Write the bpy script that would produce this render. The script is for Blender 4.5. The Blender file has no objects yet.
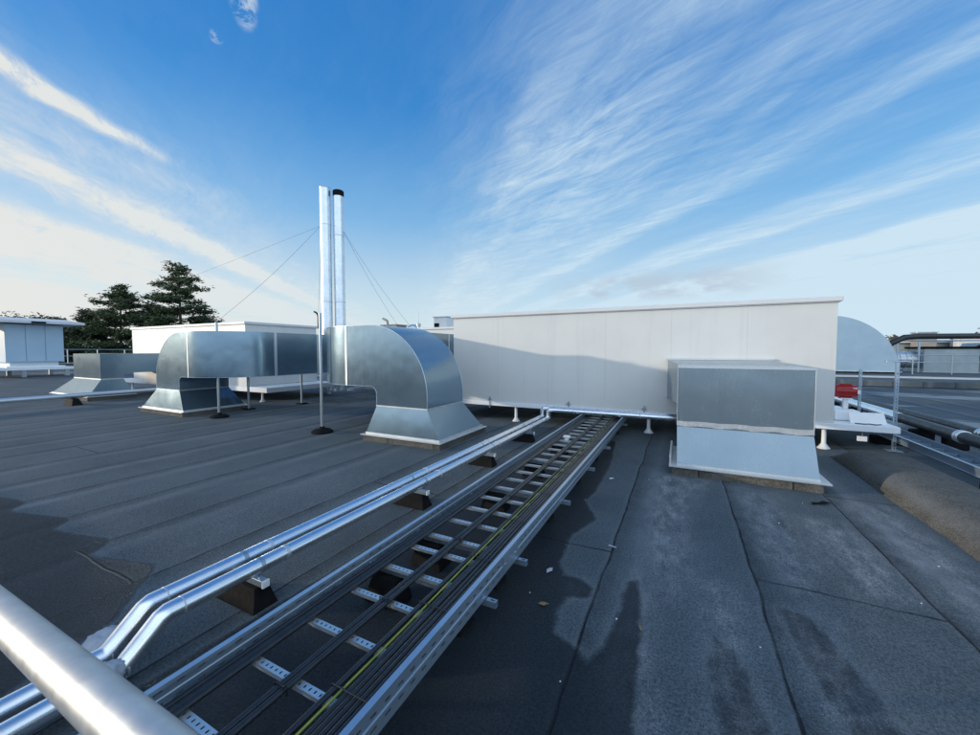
import bpy, bmesh, math, random
from mathutils import Vector, Matrix, noise as mnoise
S = bpy.context.scene
COL = S.collection
rnd = random.Random(7)
pi = math.pi
R = math.radians

# ------------------------------------------------------------------ render / camera
S.render.engine = 'CYCLES'
S.view_settings.view_transform = 'Standard'
S.view_settings.look = 'None'
S.view_settings.gamma = 1.0
S.view_settings.use_curve_mapping = False
S.view_settings.exposure = 0.0
cam = bpy.data.cameras.new('camera')
cam.sensor_width = 36.0
cam.lens = 36.0 * 383.0 / 980.0
cam.clip_start = 0.02
cam.clip_end = 6000
cam.dof.use_dof = True
cam.dof.focus_distance = 5.0
cam.dof.aperture_fstop = 6.0
camo = bpy.data.objects.new('camera', cam)
COL.objects.link(camo)
camo.location = (0, 0, 1.6)
camo.rotation_euler = (R(90 - 2.5), 0, R(26.5))
S.camera = camo

# ------------------------------------------------------------------ light
SUN_EL = 9.0
SUN_DIR = Vector((-0.892, -0.452, math.tan(R(SUN_EL)))).normalized()   # towards the sun
sun = bpy.data.lights.new('sun', 'SUN')
sun.energy = 2.7
sun.angle = R(1.0)
sun.color = (1.0, 0.88, 0.70)
suno = bpy.data.objects.new('sun', sun)
COL.objects.link(suno)
suno.rotation_euler = SUN_DIR.to_track_quat('Z', 'Y').to_euler()

# ------------------------------------------------------------------ node helpers
class NT:
    def __init__(self, tree):
        self.t = tree; self.n = tree.nodes; self.l = tree.links
    def add(self, typ, **kw):
        nd = self.n.new(typ)
        for k, v in kw.items(): setattr(nd, k, v)
        return nd
    def put(self, sock, v):
        if isinstance(v, bpy.types.NodeSocket): self.l.new(v, sock)
        elif v is not None: sock.default_value = v
    def m(self, op, a, b=None, c=None, clamp=False):
        nd = self.add('ShaderNodeMath', operation=op, use_clamp=clamp)
        self.put(nd.inputs[0], a)
        if b is not None: self.put(nd.inputs[1], b)
        if c is not None: self.put(nd.inputs[2], c)
        return nd.outputs[0]
    def vm(self, op, a, b=None):
        nd = self.add('ShaderNodeVectorMath', operation=op)
        self.put(nd.inputs[0], a)
        if b is not None: self.put(nd.inputs[1], b)
        return nd.outputs['Value'] if op in ('DOT_PRODUCT', 'LENGTH') else nd.outputs[0]
    def xyz(self, x, y, z):
        nd = self.add('ShaderNodeCombineXYZ')
        for i, v in enumerate((x, y, z)): self.put(nd.inputs[i], v)
        return nd.outputs[0]
    def sep(self, v):
        nd = self.add('ShaderNodeSeparateXYZ'); self.put(nd.inputs[0], v); return nd.outputs
    def noise(self, vec, scale, detail=4, rough=.55, dist=0., out='Fac'):
        nd = self.add('ShaderNodeTexNoise'); self.put(nd.inputs['Vector'], vec)
        nd.inputs['Scale'].default_value = scale; nd.inputs['Detail'].default_value = detail
        nd.inputs['Roughness'].default_value = rough; nd.inputs['Distortion'].default_value = dist
        return nd.outputs[out]
    def voro(self, vec, scale, out='Color'):
        nd = self.add('ShaderNodeTexVoronoi'); self.put(nd.inputs['Vector'], vec)
        nd.inputs['Scale'].default_value = scale
        return nd.outputs[out]
    def ramp(self, fac, stops, interp='LINEAR'):
        nd = self.add('ShaderNodeValToRGB'); self.put(nd.inputs[0], fac)
        cr = nd.color_ramp; cr.interpolation = interp
        while len(cr.elements) < len(stops): cr.elements.new(0.5)
        for e, (p, c) in zip(cr.elements, stops):
            e.position = p
            e.color = (c, c, c, 1) if isinstance(c, (int, float)) else (c[0], c[1], c[2], 1)
        return nd.outputs[0]
    def mapr(self, v, a, b, c=0., d=1., smooth=False):
        nd = self.add('ShaderNodeMapRange', clamp=True)
        if smooth: nd.interpolation_type = 'SMOOTHSTEP'
        self.put(nd.inputs[0], v)
        for i, q in enumerate((a, b, c, d)): self.put(nd.inputs[i + 1], q)
        return nd.outputs[0]
    def mix(self, fac, a, b, mode='MIX'):
        nd = self.add('ShaderNodeMix', data_type='RGBA', blend_type=mode)
        self.put(nd.inputs[0], fac)
        for i, v in ((6, a), (7, b)):
            if isinstance(v, tuple): v = (v[0], v[1], v[2], 1)
            self.put(nd.inputs[i], v)
        return nd.outputs[2]
    def bump(self, h, strength, dist, nrm=None):
        nd = self.add('ShaderNodeBump'); self.put(nd.inputs['Height'], h)
        nd.inputs['Strength'].default_value = strength; nd.inputs['Distance'].default_value = dist
        if nrm is not None: self.put(nd.inputs['Normal'], nrm)
        return nd.outputs[0]

def new_mat(name):
    m = bpy.data.materials.new(name); m.use_nodes = True
    nt = NT(m.node_tree)
    return m, nt, m.node_tree.nodes['Principled BSDF']

def pm(name, c1, c2=None, scale=3., metal=0., rough=.5, rough2=None, bump=0., bscale=30., bdist=.002, stretch=None, spec=None):
    m, nt, b = new_mat(name)
    tc = nt.add('ShaderNodeTexCoord').outputs['Object']
    v = tc
    if stretch: v = nt.vm('MULTIPLY', tc, stretch)
    n = nt.noise(v, scale, 5, .6)
    f = nt.mapr(n, .3, .7)
    nt.put(b.inputs['Base Color'], nt.mix(f, c1, c2 or c1))
    b.inputs['Metallic'].default_value = metal
    n2 = nt.noise(v, scale * 2.3, 3, .6)
    nt.put(b.inputs['Roughness'], nt.mapr(n2, .3, .7, rough, rough2 if rough2 is not None else rough))
    if spec is not None: b.inputs['Specular IOR Level'].default_value = spec
    if bump: nt.put(b.inputs['Normal'], nt.bump(nt.noise(v, bscale, 4, .6), bump, bdist))
    return m

def galv(name, c1, c2, rough, rough2, spangle=26., wave=.5, tint=0.25, metal=.72):
    """zinc coated sheet: spangle, streaks, dull patches and slightly wavy panels"""
    m, nt, b = new_mat(name)
    tc = nt.add('ShaderNodeTexCoord').outputs['Object']
    sp = nt.sep(nt.voro(nt.vm('ADD', tc, nt.noise(tc, 9, 2, .5, 0, 'Color')), spangle))[0]
    big = nt.noise(tc, 1.6, 5, .62)
    streak = nt.noise(nt.vm('MULTIPLY', tc, (9., 9., .8)), 2.2, 4, .6)
    f = nt.m('ADD', nt.m('MULTIPLY', sp, tint), nt.m('ADD', nt.m('MULTIPLY', big, .60), nt.m('MULTIPLY', streak, .16)))
    f = nt.mapr(f, .3, .9)
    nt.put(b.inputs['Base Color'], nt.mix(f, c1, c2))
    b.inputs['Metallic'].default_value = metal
    rr = nt.m('ADD', nt.m('ADD', nt.m('MULTIPLY', streak, .25), nt.m('MULTIPLY', big, .35)), nt.m('MULTIPLY', sp, .06))
    nt.put(b.inputs['Roughness'], nt.mapr(rr, .2, .65, rough, rough2))
    h = nt.noise(tc, 1.35, 2, .45)
    n1 = nt.bump(h, wave, .045)
    n2 = nt.bump(nt.noise(tc, 30, 2, .5), .03, .002, n1)
    nt.put(b.inputs['Normal'], n2)
    return m

M = {}
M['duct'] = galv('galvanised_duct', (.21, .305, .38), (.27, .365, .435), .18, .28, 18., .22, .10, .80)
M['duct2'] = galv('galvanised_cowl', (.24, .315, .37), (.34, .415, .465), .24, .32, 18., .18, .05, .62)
M['flange'] = galv('galvanised_flange', (.60, .63, .64), (.78, .80, .80), .35, .55, 40, .1)
M['tray'] = galv('galvanised_tray', (.36, .46, .56), (.54, .63, .71), .28, .42, 60, .05, .15, .72)
M['pole'] = galv('galvanised_pole', (.36, .42, .47), (.50, .56, .60), .32, .45, 50, .02, .2, .8)
M['lagging'] = pm('aluminium_lagging', (.82, .85, .89), (.90, .92, .94), 5, .92, .20, .32)
M['flue'] = pm('stainless_flue', (.66, .70, .74), (.80, .83, .86), 3, .85, .26, .36)
M['handrail'] = pm('handrail_metal', (.50, .51, .51), (.66, .66, .65), 14, .9, .42, .54, .12, 60, .0006)
M['black'] = pm('black_rubber', (.006, .006, .0065), (.015, .015, .016), 14, 0., .7, .85, .2, 60, .002, None, .10)
M['cable'] = pm('black_cable_sheath', (.014, .015, .017), (.026, .027, .03), 20, 0., .25, .36, spec=.6)
M['earth'] = pm('earth_cable_sheath', (.36, .37, .05), (.10, .22, .04), 16, 0., .4, .5)
M['tie'] = pm('black_tie', (.012, .012, .013), None, 5, 0., .4)
M['plastic'] = pm('white_plastic', (.74, .75, .75), (.80, .80, .80), 6, 0., .35, .5)
M['red'] = pm('red_paint', (.36, .012, .015), (.28, .01, .012), 9, 0., .28, .4)
M['rag'] = pm('grey_cloth_wrap', (.36, .38, .42), (.52, .54, .57), 18, 0., .8, .95, .5, 40, .006)
M['foil'] = pm('foil_tape', (.70, .73, .75), (.86, .87, .88), 9, .55, .16, .30, .35, 35, .004)
M['insul'] = pm('black_pipe_insulation', (.014, .015, .017), (.026, .027, .03), 9, 0., .32, .5, .1, 30, .002)
M['bark'] = pm('pine_bark', (.05, .035, .025), (.09, .065, .05), 4, 0., .9, .95)
M['needle'] = pm('pine_needles', (.018, .038, .014), (.095, .122, .046), 1.1, 0., .6, .8)
M['needle2'] = pm('dark_conifer_needles', (.014, .028, .014), (.065, .09, .038), .9, 0., .6, .8)
M['twig'] = pm('winter_twigs', (.10, .085, .065), (.16, .14, .11), .4, 0., .9)
M['farleaf'] = pm('far_foliage', (.035, .045, .03), (.07, .07, .045), .3, 0., .9)
M['brown'] = pm('brown_cladding', (.26, .235, .21), (.33, .30, .27), 3, 0., .6, .7)
M['field'] = pm('field', (.05, .07, .035), (.09, .10, .06), .02, 0., .95)
M['brick'] = pm('far_brick', (.22, .19, .17), (.28, .24, .21), 2, 0., .85)
M['render_wall'] = pm('pale_render', (.55, .54, .52), (.62, .61, .58), 1.2, 0., .8, .9, .1, 20, .004)
M['shadepanel'] = pm('white_cladding_shade_blue', (.36, .50, .62), (.42, .55, .66), .8, 0., .4, .5)  # blue of the shaded side put into the white cabinet's colour
M['paleduct'] = pm('pale_blue_painted_duct', (.27, .385, .48), (.33, .445, .54), 1.2, .2, .35, .45)
M['greyduct'] = pm('dull_grey_duct', (.30, .35, .36), (.42, .46, .46), 1.5, .45, .35, .5)
M['wire'] = pm('steel_wire', (.10, .11, .12), None, 5, 0., .6)
M['leafdry'] = pm('dry_leaf', (.22, .13, .06), (.34, .22, .12), 20, 0., .8)

def panel_mat(name, c, dirt):
    m, nt, b = new_mat(name)
    tc = nt.add('ShaderNodeTexCoord').outputs['Object']
    st = nt.noise(nt.vm('MULTIPLY', tc, (5., 5., .25)), 1.3, 5, .65)
    gr = nt.noise(tc, 1.1, 4, .6)
    f = nt.m('ADD', nt.mapr(st, .55, .80, 0, .5), nt.mapr(gr, .45, .75, 0, .35), clamp=True)
    nt.put(b.inputs['Base Color'], nt.mix(f, c, dirt))
    nt.put(b.inputs['Roughness'], nt.mapr(gr, .3, .7, .38, .55))
    nt.put(b.inputs['Normal'], nt.bump(nt.noise(tc, 1.5, 2, .5), .15, .02))
    return m
M['panel'] = panel_mat('white_coated_panel', (.67, .665, .635), (.54, .54, .53))
M['cap'] = panel_mat('white_coated_cap', (.66, .67, .67), (.54, .55, .55))
M['base'] = panel_mat('white_base_steel', (.84, .86, .88), (.68, .70, .72))

# ------------------------------------------------------------------ felt roof material
def felt_mat(name, brownish=False):
    m, nt, b = new_mat(name)
    tc = nt.add('ShaderNodeTexCoord').outputs['Object']
    s = nt.sep(tc)
    x, y = s[0], s[1]
    wob = nt.m('MULTIPLY', nt.m('SUBTRACT', nt.noise(nt.xyz(0, y, 0), .7, 3, .6), .5), .10)
    xs = nt.m('ADD', nt.m('ADD', x, wob), .48 + 96.0)
    fr = nt.m('FRACT', nt.m('DIVIDE', xs, .96))
    idx = nt.m('FLOOR', nt.m('DIVIDE', xs, .96))
    wn = nt.add('ShaderNodeTexWhiteNoise', noise_dimensions='1D'); nt.put(wn.inputs['W'], idx)
    rv = wn.outputs['Value']
    # dark lap line with ragged bleed, every roll
    rag = nt.noise(tc, 6.5, 5, .7)
    lapw = nt.mapr(rag, .3, .75, .005, .016)
    lap = nt.m('SUBTRACT', 1., nt.mapr(nt.m('ABSOLUTE', nt.m('SUBTRACT', fr, .012)), nt.m('MULTIPLY', lapw, .45), lapw, smooth=True))
    bleed = nt.m('MULTIPLY', nt.m('SUBTRACT', 1., nt.mapr(fr, .02, .17, smooth=True)), nt.mapr(rag, .35, .65, .35, .95))
    # butt joints across each roll
    ys = nt.m('ADD', nt.m('ADD', y, nt.m('MULTIPLY', rv, 7.5)), nt.m('MULTIPLY', nt.noise(nt.xyz(x, 0, 0), 3., 2), .06))
    fy = nt.m('FRACT', nt.m('DIVIDE', nt.m('ADD', ys, 75.), 7.5))
    butt = nt.m('SUBTRACT', 1., nt.mapr(nt.m('ABSOLUTE', nt.m('SUBTRACT', fy, .5)), .0006, .0016))
    line = nt.m('MAXIMUM', lap, butt)
    # mineral grain
    g1 = nt.noise(tc, 165, 3, .8)
    g2 = nt.noise(tc, 70, 4, .8)
    big = nt.noise(tc, .55, 6, .62)
    mid = nt.noise(nt.vm('MULTIPLY', tc, (2.2, .7, 1.)), 1.6, 6, .65)
    at = nt.add('ShaderNodeAttribute', attribute_name='damp_shade').outputs['Fac']
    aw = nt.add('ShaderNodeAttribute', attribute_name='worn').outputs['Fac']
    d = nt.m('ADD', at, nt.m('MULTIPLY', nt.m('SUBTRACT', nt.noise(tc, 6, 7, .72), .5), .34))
    damp_shade = nt.mapr(d, .41, .60, smooth=True)
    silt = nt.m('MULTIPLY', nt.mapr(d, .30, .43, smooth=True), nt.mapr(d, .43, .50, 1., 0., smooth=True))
    worn = nt.m('MULTIPLY', nt.mapr(aw, .15, .9), nt.mapr(nt.noise(nt.vm('MULTIPLY', tc, (3., 1.2, 1.)), 3.2, 6, .72), .36, .66))
    worn = nt.m('MAXIMUM', worn, nt.m('MULTIPLY', nt.mapr(mid, .58, .78), .35))
    c = nt.mix(nt.mapr(big, .3, .7), (.074, .097, .110), (.156, .190, .206))
    c = nt.mix(nt.m('MULTIPLY', rv, .35), c, (.115, .143, .162))
    if brownish:
        c = nt.mix(nt.mapr(big, .3, .7), (.105, .100, .088), (.190, .178, .152))
        ck = nt.m('ABSOLUTE', nt.m('SUBTRACT', nt.noise(tc, .9, 4, .6), .5))
        c = nt.mix(nt.mapr(ck, .0, .003, .7, 0.), c, (.02, .018, .015))
        c = nt.mix(nt.mapr(nt.noise(tc, 5, 5, .7), .45, .7, 0, .5), c, (.06, .058, .052))
    c = nt.mix(nt.m("MULTIPLY", worn, .75), c, (.29, .30, .30))
    c = nt.mix(nt.mapr(g2, .40, .62, .0, .85), c, nt.mix(.75, c, (.014, .016, .019)))
    fleck = nt.mapr(g1, nt.m('SUBTRACT', .63, nt.m('MULTIPLY', worn, .13)), nt.m('SUBTRACT', .70, nt.m('MULTIPLY', worn, .10)))
    c = nt.mix(nt.m('MULTIPLY', fleck, .9), c, (.42, .44, .45))
    g3 = nt.noise(tc, 88, 3, .75)
    big_fleck = nt.m('MULTIPLY', nt.mapr(g3, nt.m('SUBTRACT', .645, nt.m('MULTIPLY', worn, .11)), .69), nt.mapr(worn, .05, .5, .3, 1.))
    c = nt.mix(nt.m('MULTIPLY', big_fleck, .8), c, (.40, .42, .42))
    pale = nt.m('MULTIPLY', nt.mapr(fr, .15, .22, smooth=True), nt.mapr(fr, .24, .42, 1., 0., smooth=True))
    c = nt.mix(nt.m('MULTIPLY', nt.m('MULTIPLY', pale, nt.mapr(rv, 0., 1., .25, 1.2)), nt.mapr(mid, .3, .6, .05, .5)), c, (.21, .228, .245))
    edge = nt.m('MULTIPLY', nt.mapr(fr, .955, .985), nt.mapr(rag, .3, .7))
    c = nt.mix(nt.m('MULTIPLY', edge, .35), c, (.17, .18, .19))
    c = nt.mix(nt.m('MULTIPLY', nt.m('MULTIPLY', bleed, nt.mapr(nt.noise(tc, .8, 3, .6), .3, .7, .5, 1.1)), .66), c, (.020, .023, .027))
    c = nt.mix(nt.m('MULTIPLY', line, nt.mapr(nt.noise(tc, 2.6, 5, .7), .36, .58, .35, .95)), c, (.012, .012, .013))
    c = nt.mix(nt.m('MULTIPLY', silt, .12), c, (.21, .215, .21))
    c = nt.mix(nt.m('MULTIPLY', damp_shade, .80), c, (.010, .013, .017))
    nt.put(b.inputs['Base Color'], c)
    nt.put(b.inputs['Roughness'], nt.m('SUBTRACT', nt.mapr(g2, .3, .7, .72, .9), nt.m('MULTIPLY', damp_shade, .30)))
    rough_link = b.inputs['Roughness'].links[0].from_socket
    pond = nt.m('MULTIPLY', nt.mapr(nt.noise(nt.vm('MULTIPLY', tc, (.5, 1.1, 1.)), .42, 5, .6), .47, .58, smooth=True), nt.mapr(y, 8.5, 11.))
    nt.put(b.inputs['Specular IOR Level'], nt.m('ADD', nt.mapr(damp_shade, 0., 1., .20, .12), nt.m('MULTIPLY', pond, .4)))
    nt.put(b.inputs['Roughness'], nt.m('SUBTRACT', rough_link, nt.m('MULTIPLY', pond, .5)))
    lapstep = nt.m('MULTIPLY', nt.mapr(fr, .012, .020), nt.mapr(fr, .10, .14, 1., .15))
    h = nt.m('ADD', nt.m('MULTIPLY', lapstep, .004), nt.m('MULTIPLY', g2, .005))
    h = nt.m('ADD', h, nt.m('MULTIPLY', g1, .0016))
    h = nt.m('ADD', h, nt.m('MULTIPLY', nt.noise(tc, 2.2, 3, .5), .010))
    h = nt.m('SUBTRACT', h, nt.m('MULTIPLY', line, .004))
    bp = nt.add('ShaderNodeBump'); nt.put(bp.inputs['Height'], h)
    bp.inputs['Strength'].default_value = .75; bp.inputs['Distance'].default_value = 1.0
    nt.put(b.inputs['Normal'], bp.outputs[0])
    return m
M['felt'] = felt_mat('mineral_felt_roofing')
M['curbfelt'] = felt_mat('brown_felt_upstand', True)

# ------------------------------------------------------------------ world: Nishita + cirrus
W = bpy.data.worlds.new('World'); S.world = W; W.use_nodes = True
wt = NT(W.node_tree); wt.n.clear()
sky = wt.add('ShaderNodeTexSky', sky_type='NISHITA')
sky.sun_disc = False
sky.sun_elevation = R(SUN_EL)
sky.sun_rotation = math.atan2(SUN_DIR.x, SUN_DIR.y)
sky.altitude = 50; sky.air_density = 1.0; sky.dust_density = .6; sky.ozone_density = 1.6
gen = wt.add('ShaderNodeTexCoord').outputs['Generated']
yaw = R(26.5)
Fh = (-math.sin(yaw), math.cos(yaw), 0); Rh = (math.cos(yaw), math.sin(yaw), 0)
dr = wt.vm('DOT_PRODUCT', gen, Rh); df = wt.vm('DOT_PRODUCT', gen, Fh)
dz = wt.sep(gen)[2]
zz = wt.m('MAXIMUM', dz, .012)
u0 = wt.m('DIVIDE', dr, zz); v = wt.m('DIVIDE', df, zz)
lv = wt.m('LOGARITHM', wt.m('ADD', wt.m('ABSOLUTE', v), .4), 2.718)
u = wt.m('ADD', u0, wt.m('MULTIPLY', v, .2))
warp = wt.noise(wt.xyz(u0, v, 0), .55, 4, .6, 0, 'Color')
wv = wt.sep(warp)
uu = wt.m('ADD', u, wt.m('MULTIPLY', wt.m('SUBTRACT', wv[0], .5), .55))
fine = wt.noise(wt.xyz(wt.m('MULTIPLY', uu, 3.0), wt.m('MULTIPLY', v, .75), 0), 1.5, 9, .68, .35)
broad = wt.noise(wt.xyz(wt.m('MULTIPLY', uu, 1.1), wt.m('MULTIPLY', v, .55), 3.7), 1.3, 6, .6, .3)
P = lambda q: (q + 6.0) / 12.0
stops = [(-6, .75), (-4.8, .30), (-3.6, .90), (-2.9, .75), (-2.45, .16), (-2.02, .95), (-1.72, .30), (-1.40, .22), (-1.05, .06), (-.5, .02), (-.05, .03),
         (.32, .14), (.62, .38), (1.15, .36), (1.55, .30), (1.85, .50), (2.05, .12), (2.35, .06), (2.62, .42), (2.95, .52), (3.2, .14), (3.75, .14), (4.1, .95), (4.5, .70), (6, .66)]
base = wt.ramp(wt.mapr(uu, -6, 6), [(P(a), c) for a, c in stops], 'B_SPLINE' if False else 'EASE')
tex = wt.m('ADD', wt.mapr(fine, .30, .72, 0, .75), wt.mapr(broad, .33, .68, 0, .75))
fib = wt.noise(wt.xyz(wt.m('MULTIPLY', wt.m('ADD', uu, wt.m('MULTIPLY', v, .55)), 4.5), wt.m('MULTIPLY', wt.m('SUBTRACT', v, wt.m('MULTIPLY', uu, .4)), 1.2), 7.), 1.4, 9, .72, .6)
tex = wt.m('MULTIPLY', tex, wt.mapr(fib, .30, .66, .35, 1.5))
dens = wt.m('MULTIPLY', base, tex)
dens = wt.m('ADD', dens, wt.m('MULTIPLY', wt.m('MULTIPLY', base, base), .35))
def blob(uc, vc, su, sv, k, ang=0.):
    """one small cloud of its own, soft edged and torn by the fine noise"""
    a = wt.m('SUBTRACT', u0, uc); bb = wt.m('SUBTRACT', v, vc)
    ca, sa = math.cos(ang), math.sin(ang)
    p = wt.m('ADD', wt.m('MULTIPLY', a, ca), wt.m('MULTIPLY', bb, sa))
    q = wt.m('SUBTRACT', wt.m('MULTIPLY', bb, ca), wt.m('MULTIPLY', a, sa))
    r2 = wt.m('ADD', wt.m('POWER', wt.m('DIVIDE', p, su), 2.), wt.m('POWER', wt.m('DIVIDE', q, sv), 2.))
    g = wt.m('SUBTRACT', 1., wt.mapr(r2, 0., 1.8, smooth=True))
    return wt.m('MULTIPLY', wt.m('MULTIPLY', g, k), wt.mapr(df, 0., .1))
sharp = wt.mapr(fine, .40, .66)
def streak(uc, su, v0, v1, k):
    g = wt.m('SUBTRACT', 1., wt.mapr(wt.m('ABSOLUTE', wt.m('SUBTRACT', uu, uc)), 0., su, smooth=True))
    w_ = wt.m('MULTIPLY', wt.mapr(v, v0, v0 + .25, smooth=True), wt.mapr(v, v1 - .5, v1, 1., 0., smooth=True))
    return wt.m('MULTIPLY', wt.m('MULTIPLY', g, w_), wt.m('MULTIPLY', wt.mapr(fine, .30, .62, .25, 1.), k))
dens = wt.m('ADD', dens, wt.m('MULTIPLY', streak(-1.36, .105, .9, 2.2, 1.25), wt.mapr(fib, .34, .62, .25, 1.1)))
puff = wt.noise(gen, 26., 8, .66, .4)
sharp = wt.mapr(puff, .46, .62)
dens = wt.m('ADD', dens, wt.m('MULTIPLY', blob(-.70, 1.13, .032, .11, .8, .5), sharp))
dens = wt.m('ADD', dens, wt.m('MULTIPLY', blob(-.872, 1.265, .018, .03, .8, .6), sharp))
dens = wt.m('ADD', dens, wt.m('MULTIPLY', blob(.50, 2.3, .46, .75, .26, 0), wt.mapr(fib, .36, .62)))
# pale veil low over the horizon, thicker towards the sun
el = wt.m('ARCSINE', dz)
veil = wt.m('SUBTRACT', 1., wt.mapr(el, R(1), R(19), smooth=True))
dens = wt.m('ADD', dens, wt.m('MULTIPLY', veil, wt.mapr(dr, -.5, .1, .26, .36)))
dens = wt.m('ADD', dens, wt.m('MULTIPLY', wt.m('SUBTRACT', 1., wt.mapr(el, R(4), R(30), smooth=True)), .22))
# unseen sky behind the viewer: bright broken clouds added to fill shaded faces
rear_fill = wt.m('MULTIPLY', wt.mapr(df, -.05, -.55, smooth=True), wt.mapr(broad, .30, .60, .45, .95))
dens = wt.m('ADD', dens, rear_fill)
dens = wt.m('MINIMUM', wt.m('MAXIMUM', dens, 0.), .97)
toward = wt.mapr(wt.vm('DOT_PRODUCT', gen, tuple(SUN_DIR)), -.1, .95)
ccol = wt.mix(toward, (4.1, 5.2, 6.0), (5.5, 5.4, 5.05))
ccol = wt.mix(rear_fill, ccol, (8.2, 10.3, 12.8))
# little grey cumulus low behind the unit
gc = wt.noise(wt.xyz(wt.m('MULTIPLY', dr, 9.), wt.m('MULTIPLY', dz, 22.), 1.3), 1.0, 6, .6)
gband = wt.m('MULTIPLY', wt.mapr(dz, .115, .135), wt.mapr(dz, .165, .20, 1., 0.))
gband = wt.m('MULTIPLY', gband, wt.m('MULTIPLY', wt.mapr(dr, .14, .24), wt.mapr(dr, .5, .62, 1., 0.)))
gmask = wt.m('MULTIPLY', wt.m('MULTIPLY', wt.mapr(gc, .46, .60), gband), wt.mapr(df, 0., .1))
hsv = wt.add('ShaderNodeHueSaturation'); wt.put(hsv.inputs['Color'], sky.outputs[0])
hsv.inputs['Saturation'].default_value = 1.42; hsv.inputs['Value'].default_value = 1.75
hsv.inputs['Hue'].default_value = .512
elev = wt.mapr(el, 0., R(60))
clear = wt.ramp(elev, [(0., (.76, .90, 1.)), (.10, (.56, .80, 1.)), (.30, (.185, .53, .95)), (.52, (.04, .30, .79)), (1., (.014, .185, .62))])
clear = wt.mix(1., clear, (5.5, 5.5, 5.5), 'MULTIPLY')
clear = wt.mix(.78, hsv.outputs[0], clear)
skyc = wt.mix(dens, clear, ccol)
skyc = wt.mix(wt.m('MULTIPLY', gmask, .7), skyc, (3.2, 3.8, 4.5))
bg = wt.add('ShaderNodeBackground'); wt.put(bg.inputs[0], skyc); bg.inputs[1].default_value = .15
wo = wt.add('ShaderNodeOutputWorld'); wt.l.new(bg.outputs[0], wo.inputs[0])

# ------------------------------------------------------------------ mesh helpers
ORI = {}
def fin(o, loc, parent):
    COL.objects.link(o)
    if parent is not None:
        o.parent = parent; ORI[o.name] = ORI[parent.name]
    else:
        o.location = loc; ORI[o.name] = Vector(loc)
    return o

def tag(o, label=None, cat=None, group=None, kind=None):
    if label: o['label'] = label
    if cat: o['category'] = cat
    if group: o['group'] = group
    if kind: o['kind'] = kind
    return o

def empty(name, loc, label, cat, group=None):
    o = bpy.data.objects.new(name, None); COL.objects.link(o)
    o.empty_display_size = .2
    o.location = loc; ORI[o.name] = Vector(loc)
    return tag(o, label, cat, group)

def copy_tree(o, dloc, label=None):
    c = o.copy(); COL.objects.link(c); c.location = Vector(o.location) + Vector(dloc)
    ORI[c.name] = ORI[o.name] + Vector(dloc)
    if label: c['label'] = label
    for ch in list(o.children):
        d = ch.copy(); COL.objects.link(d); d.parent = c
        for g in list(ch.children):
            e = g.copy(); COL.objects.link(e); e.parent = d
    return c

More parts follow.
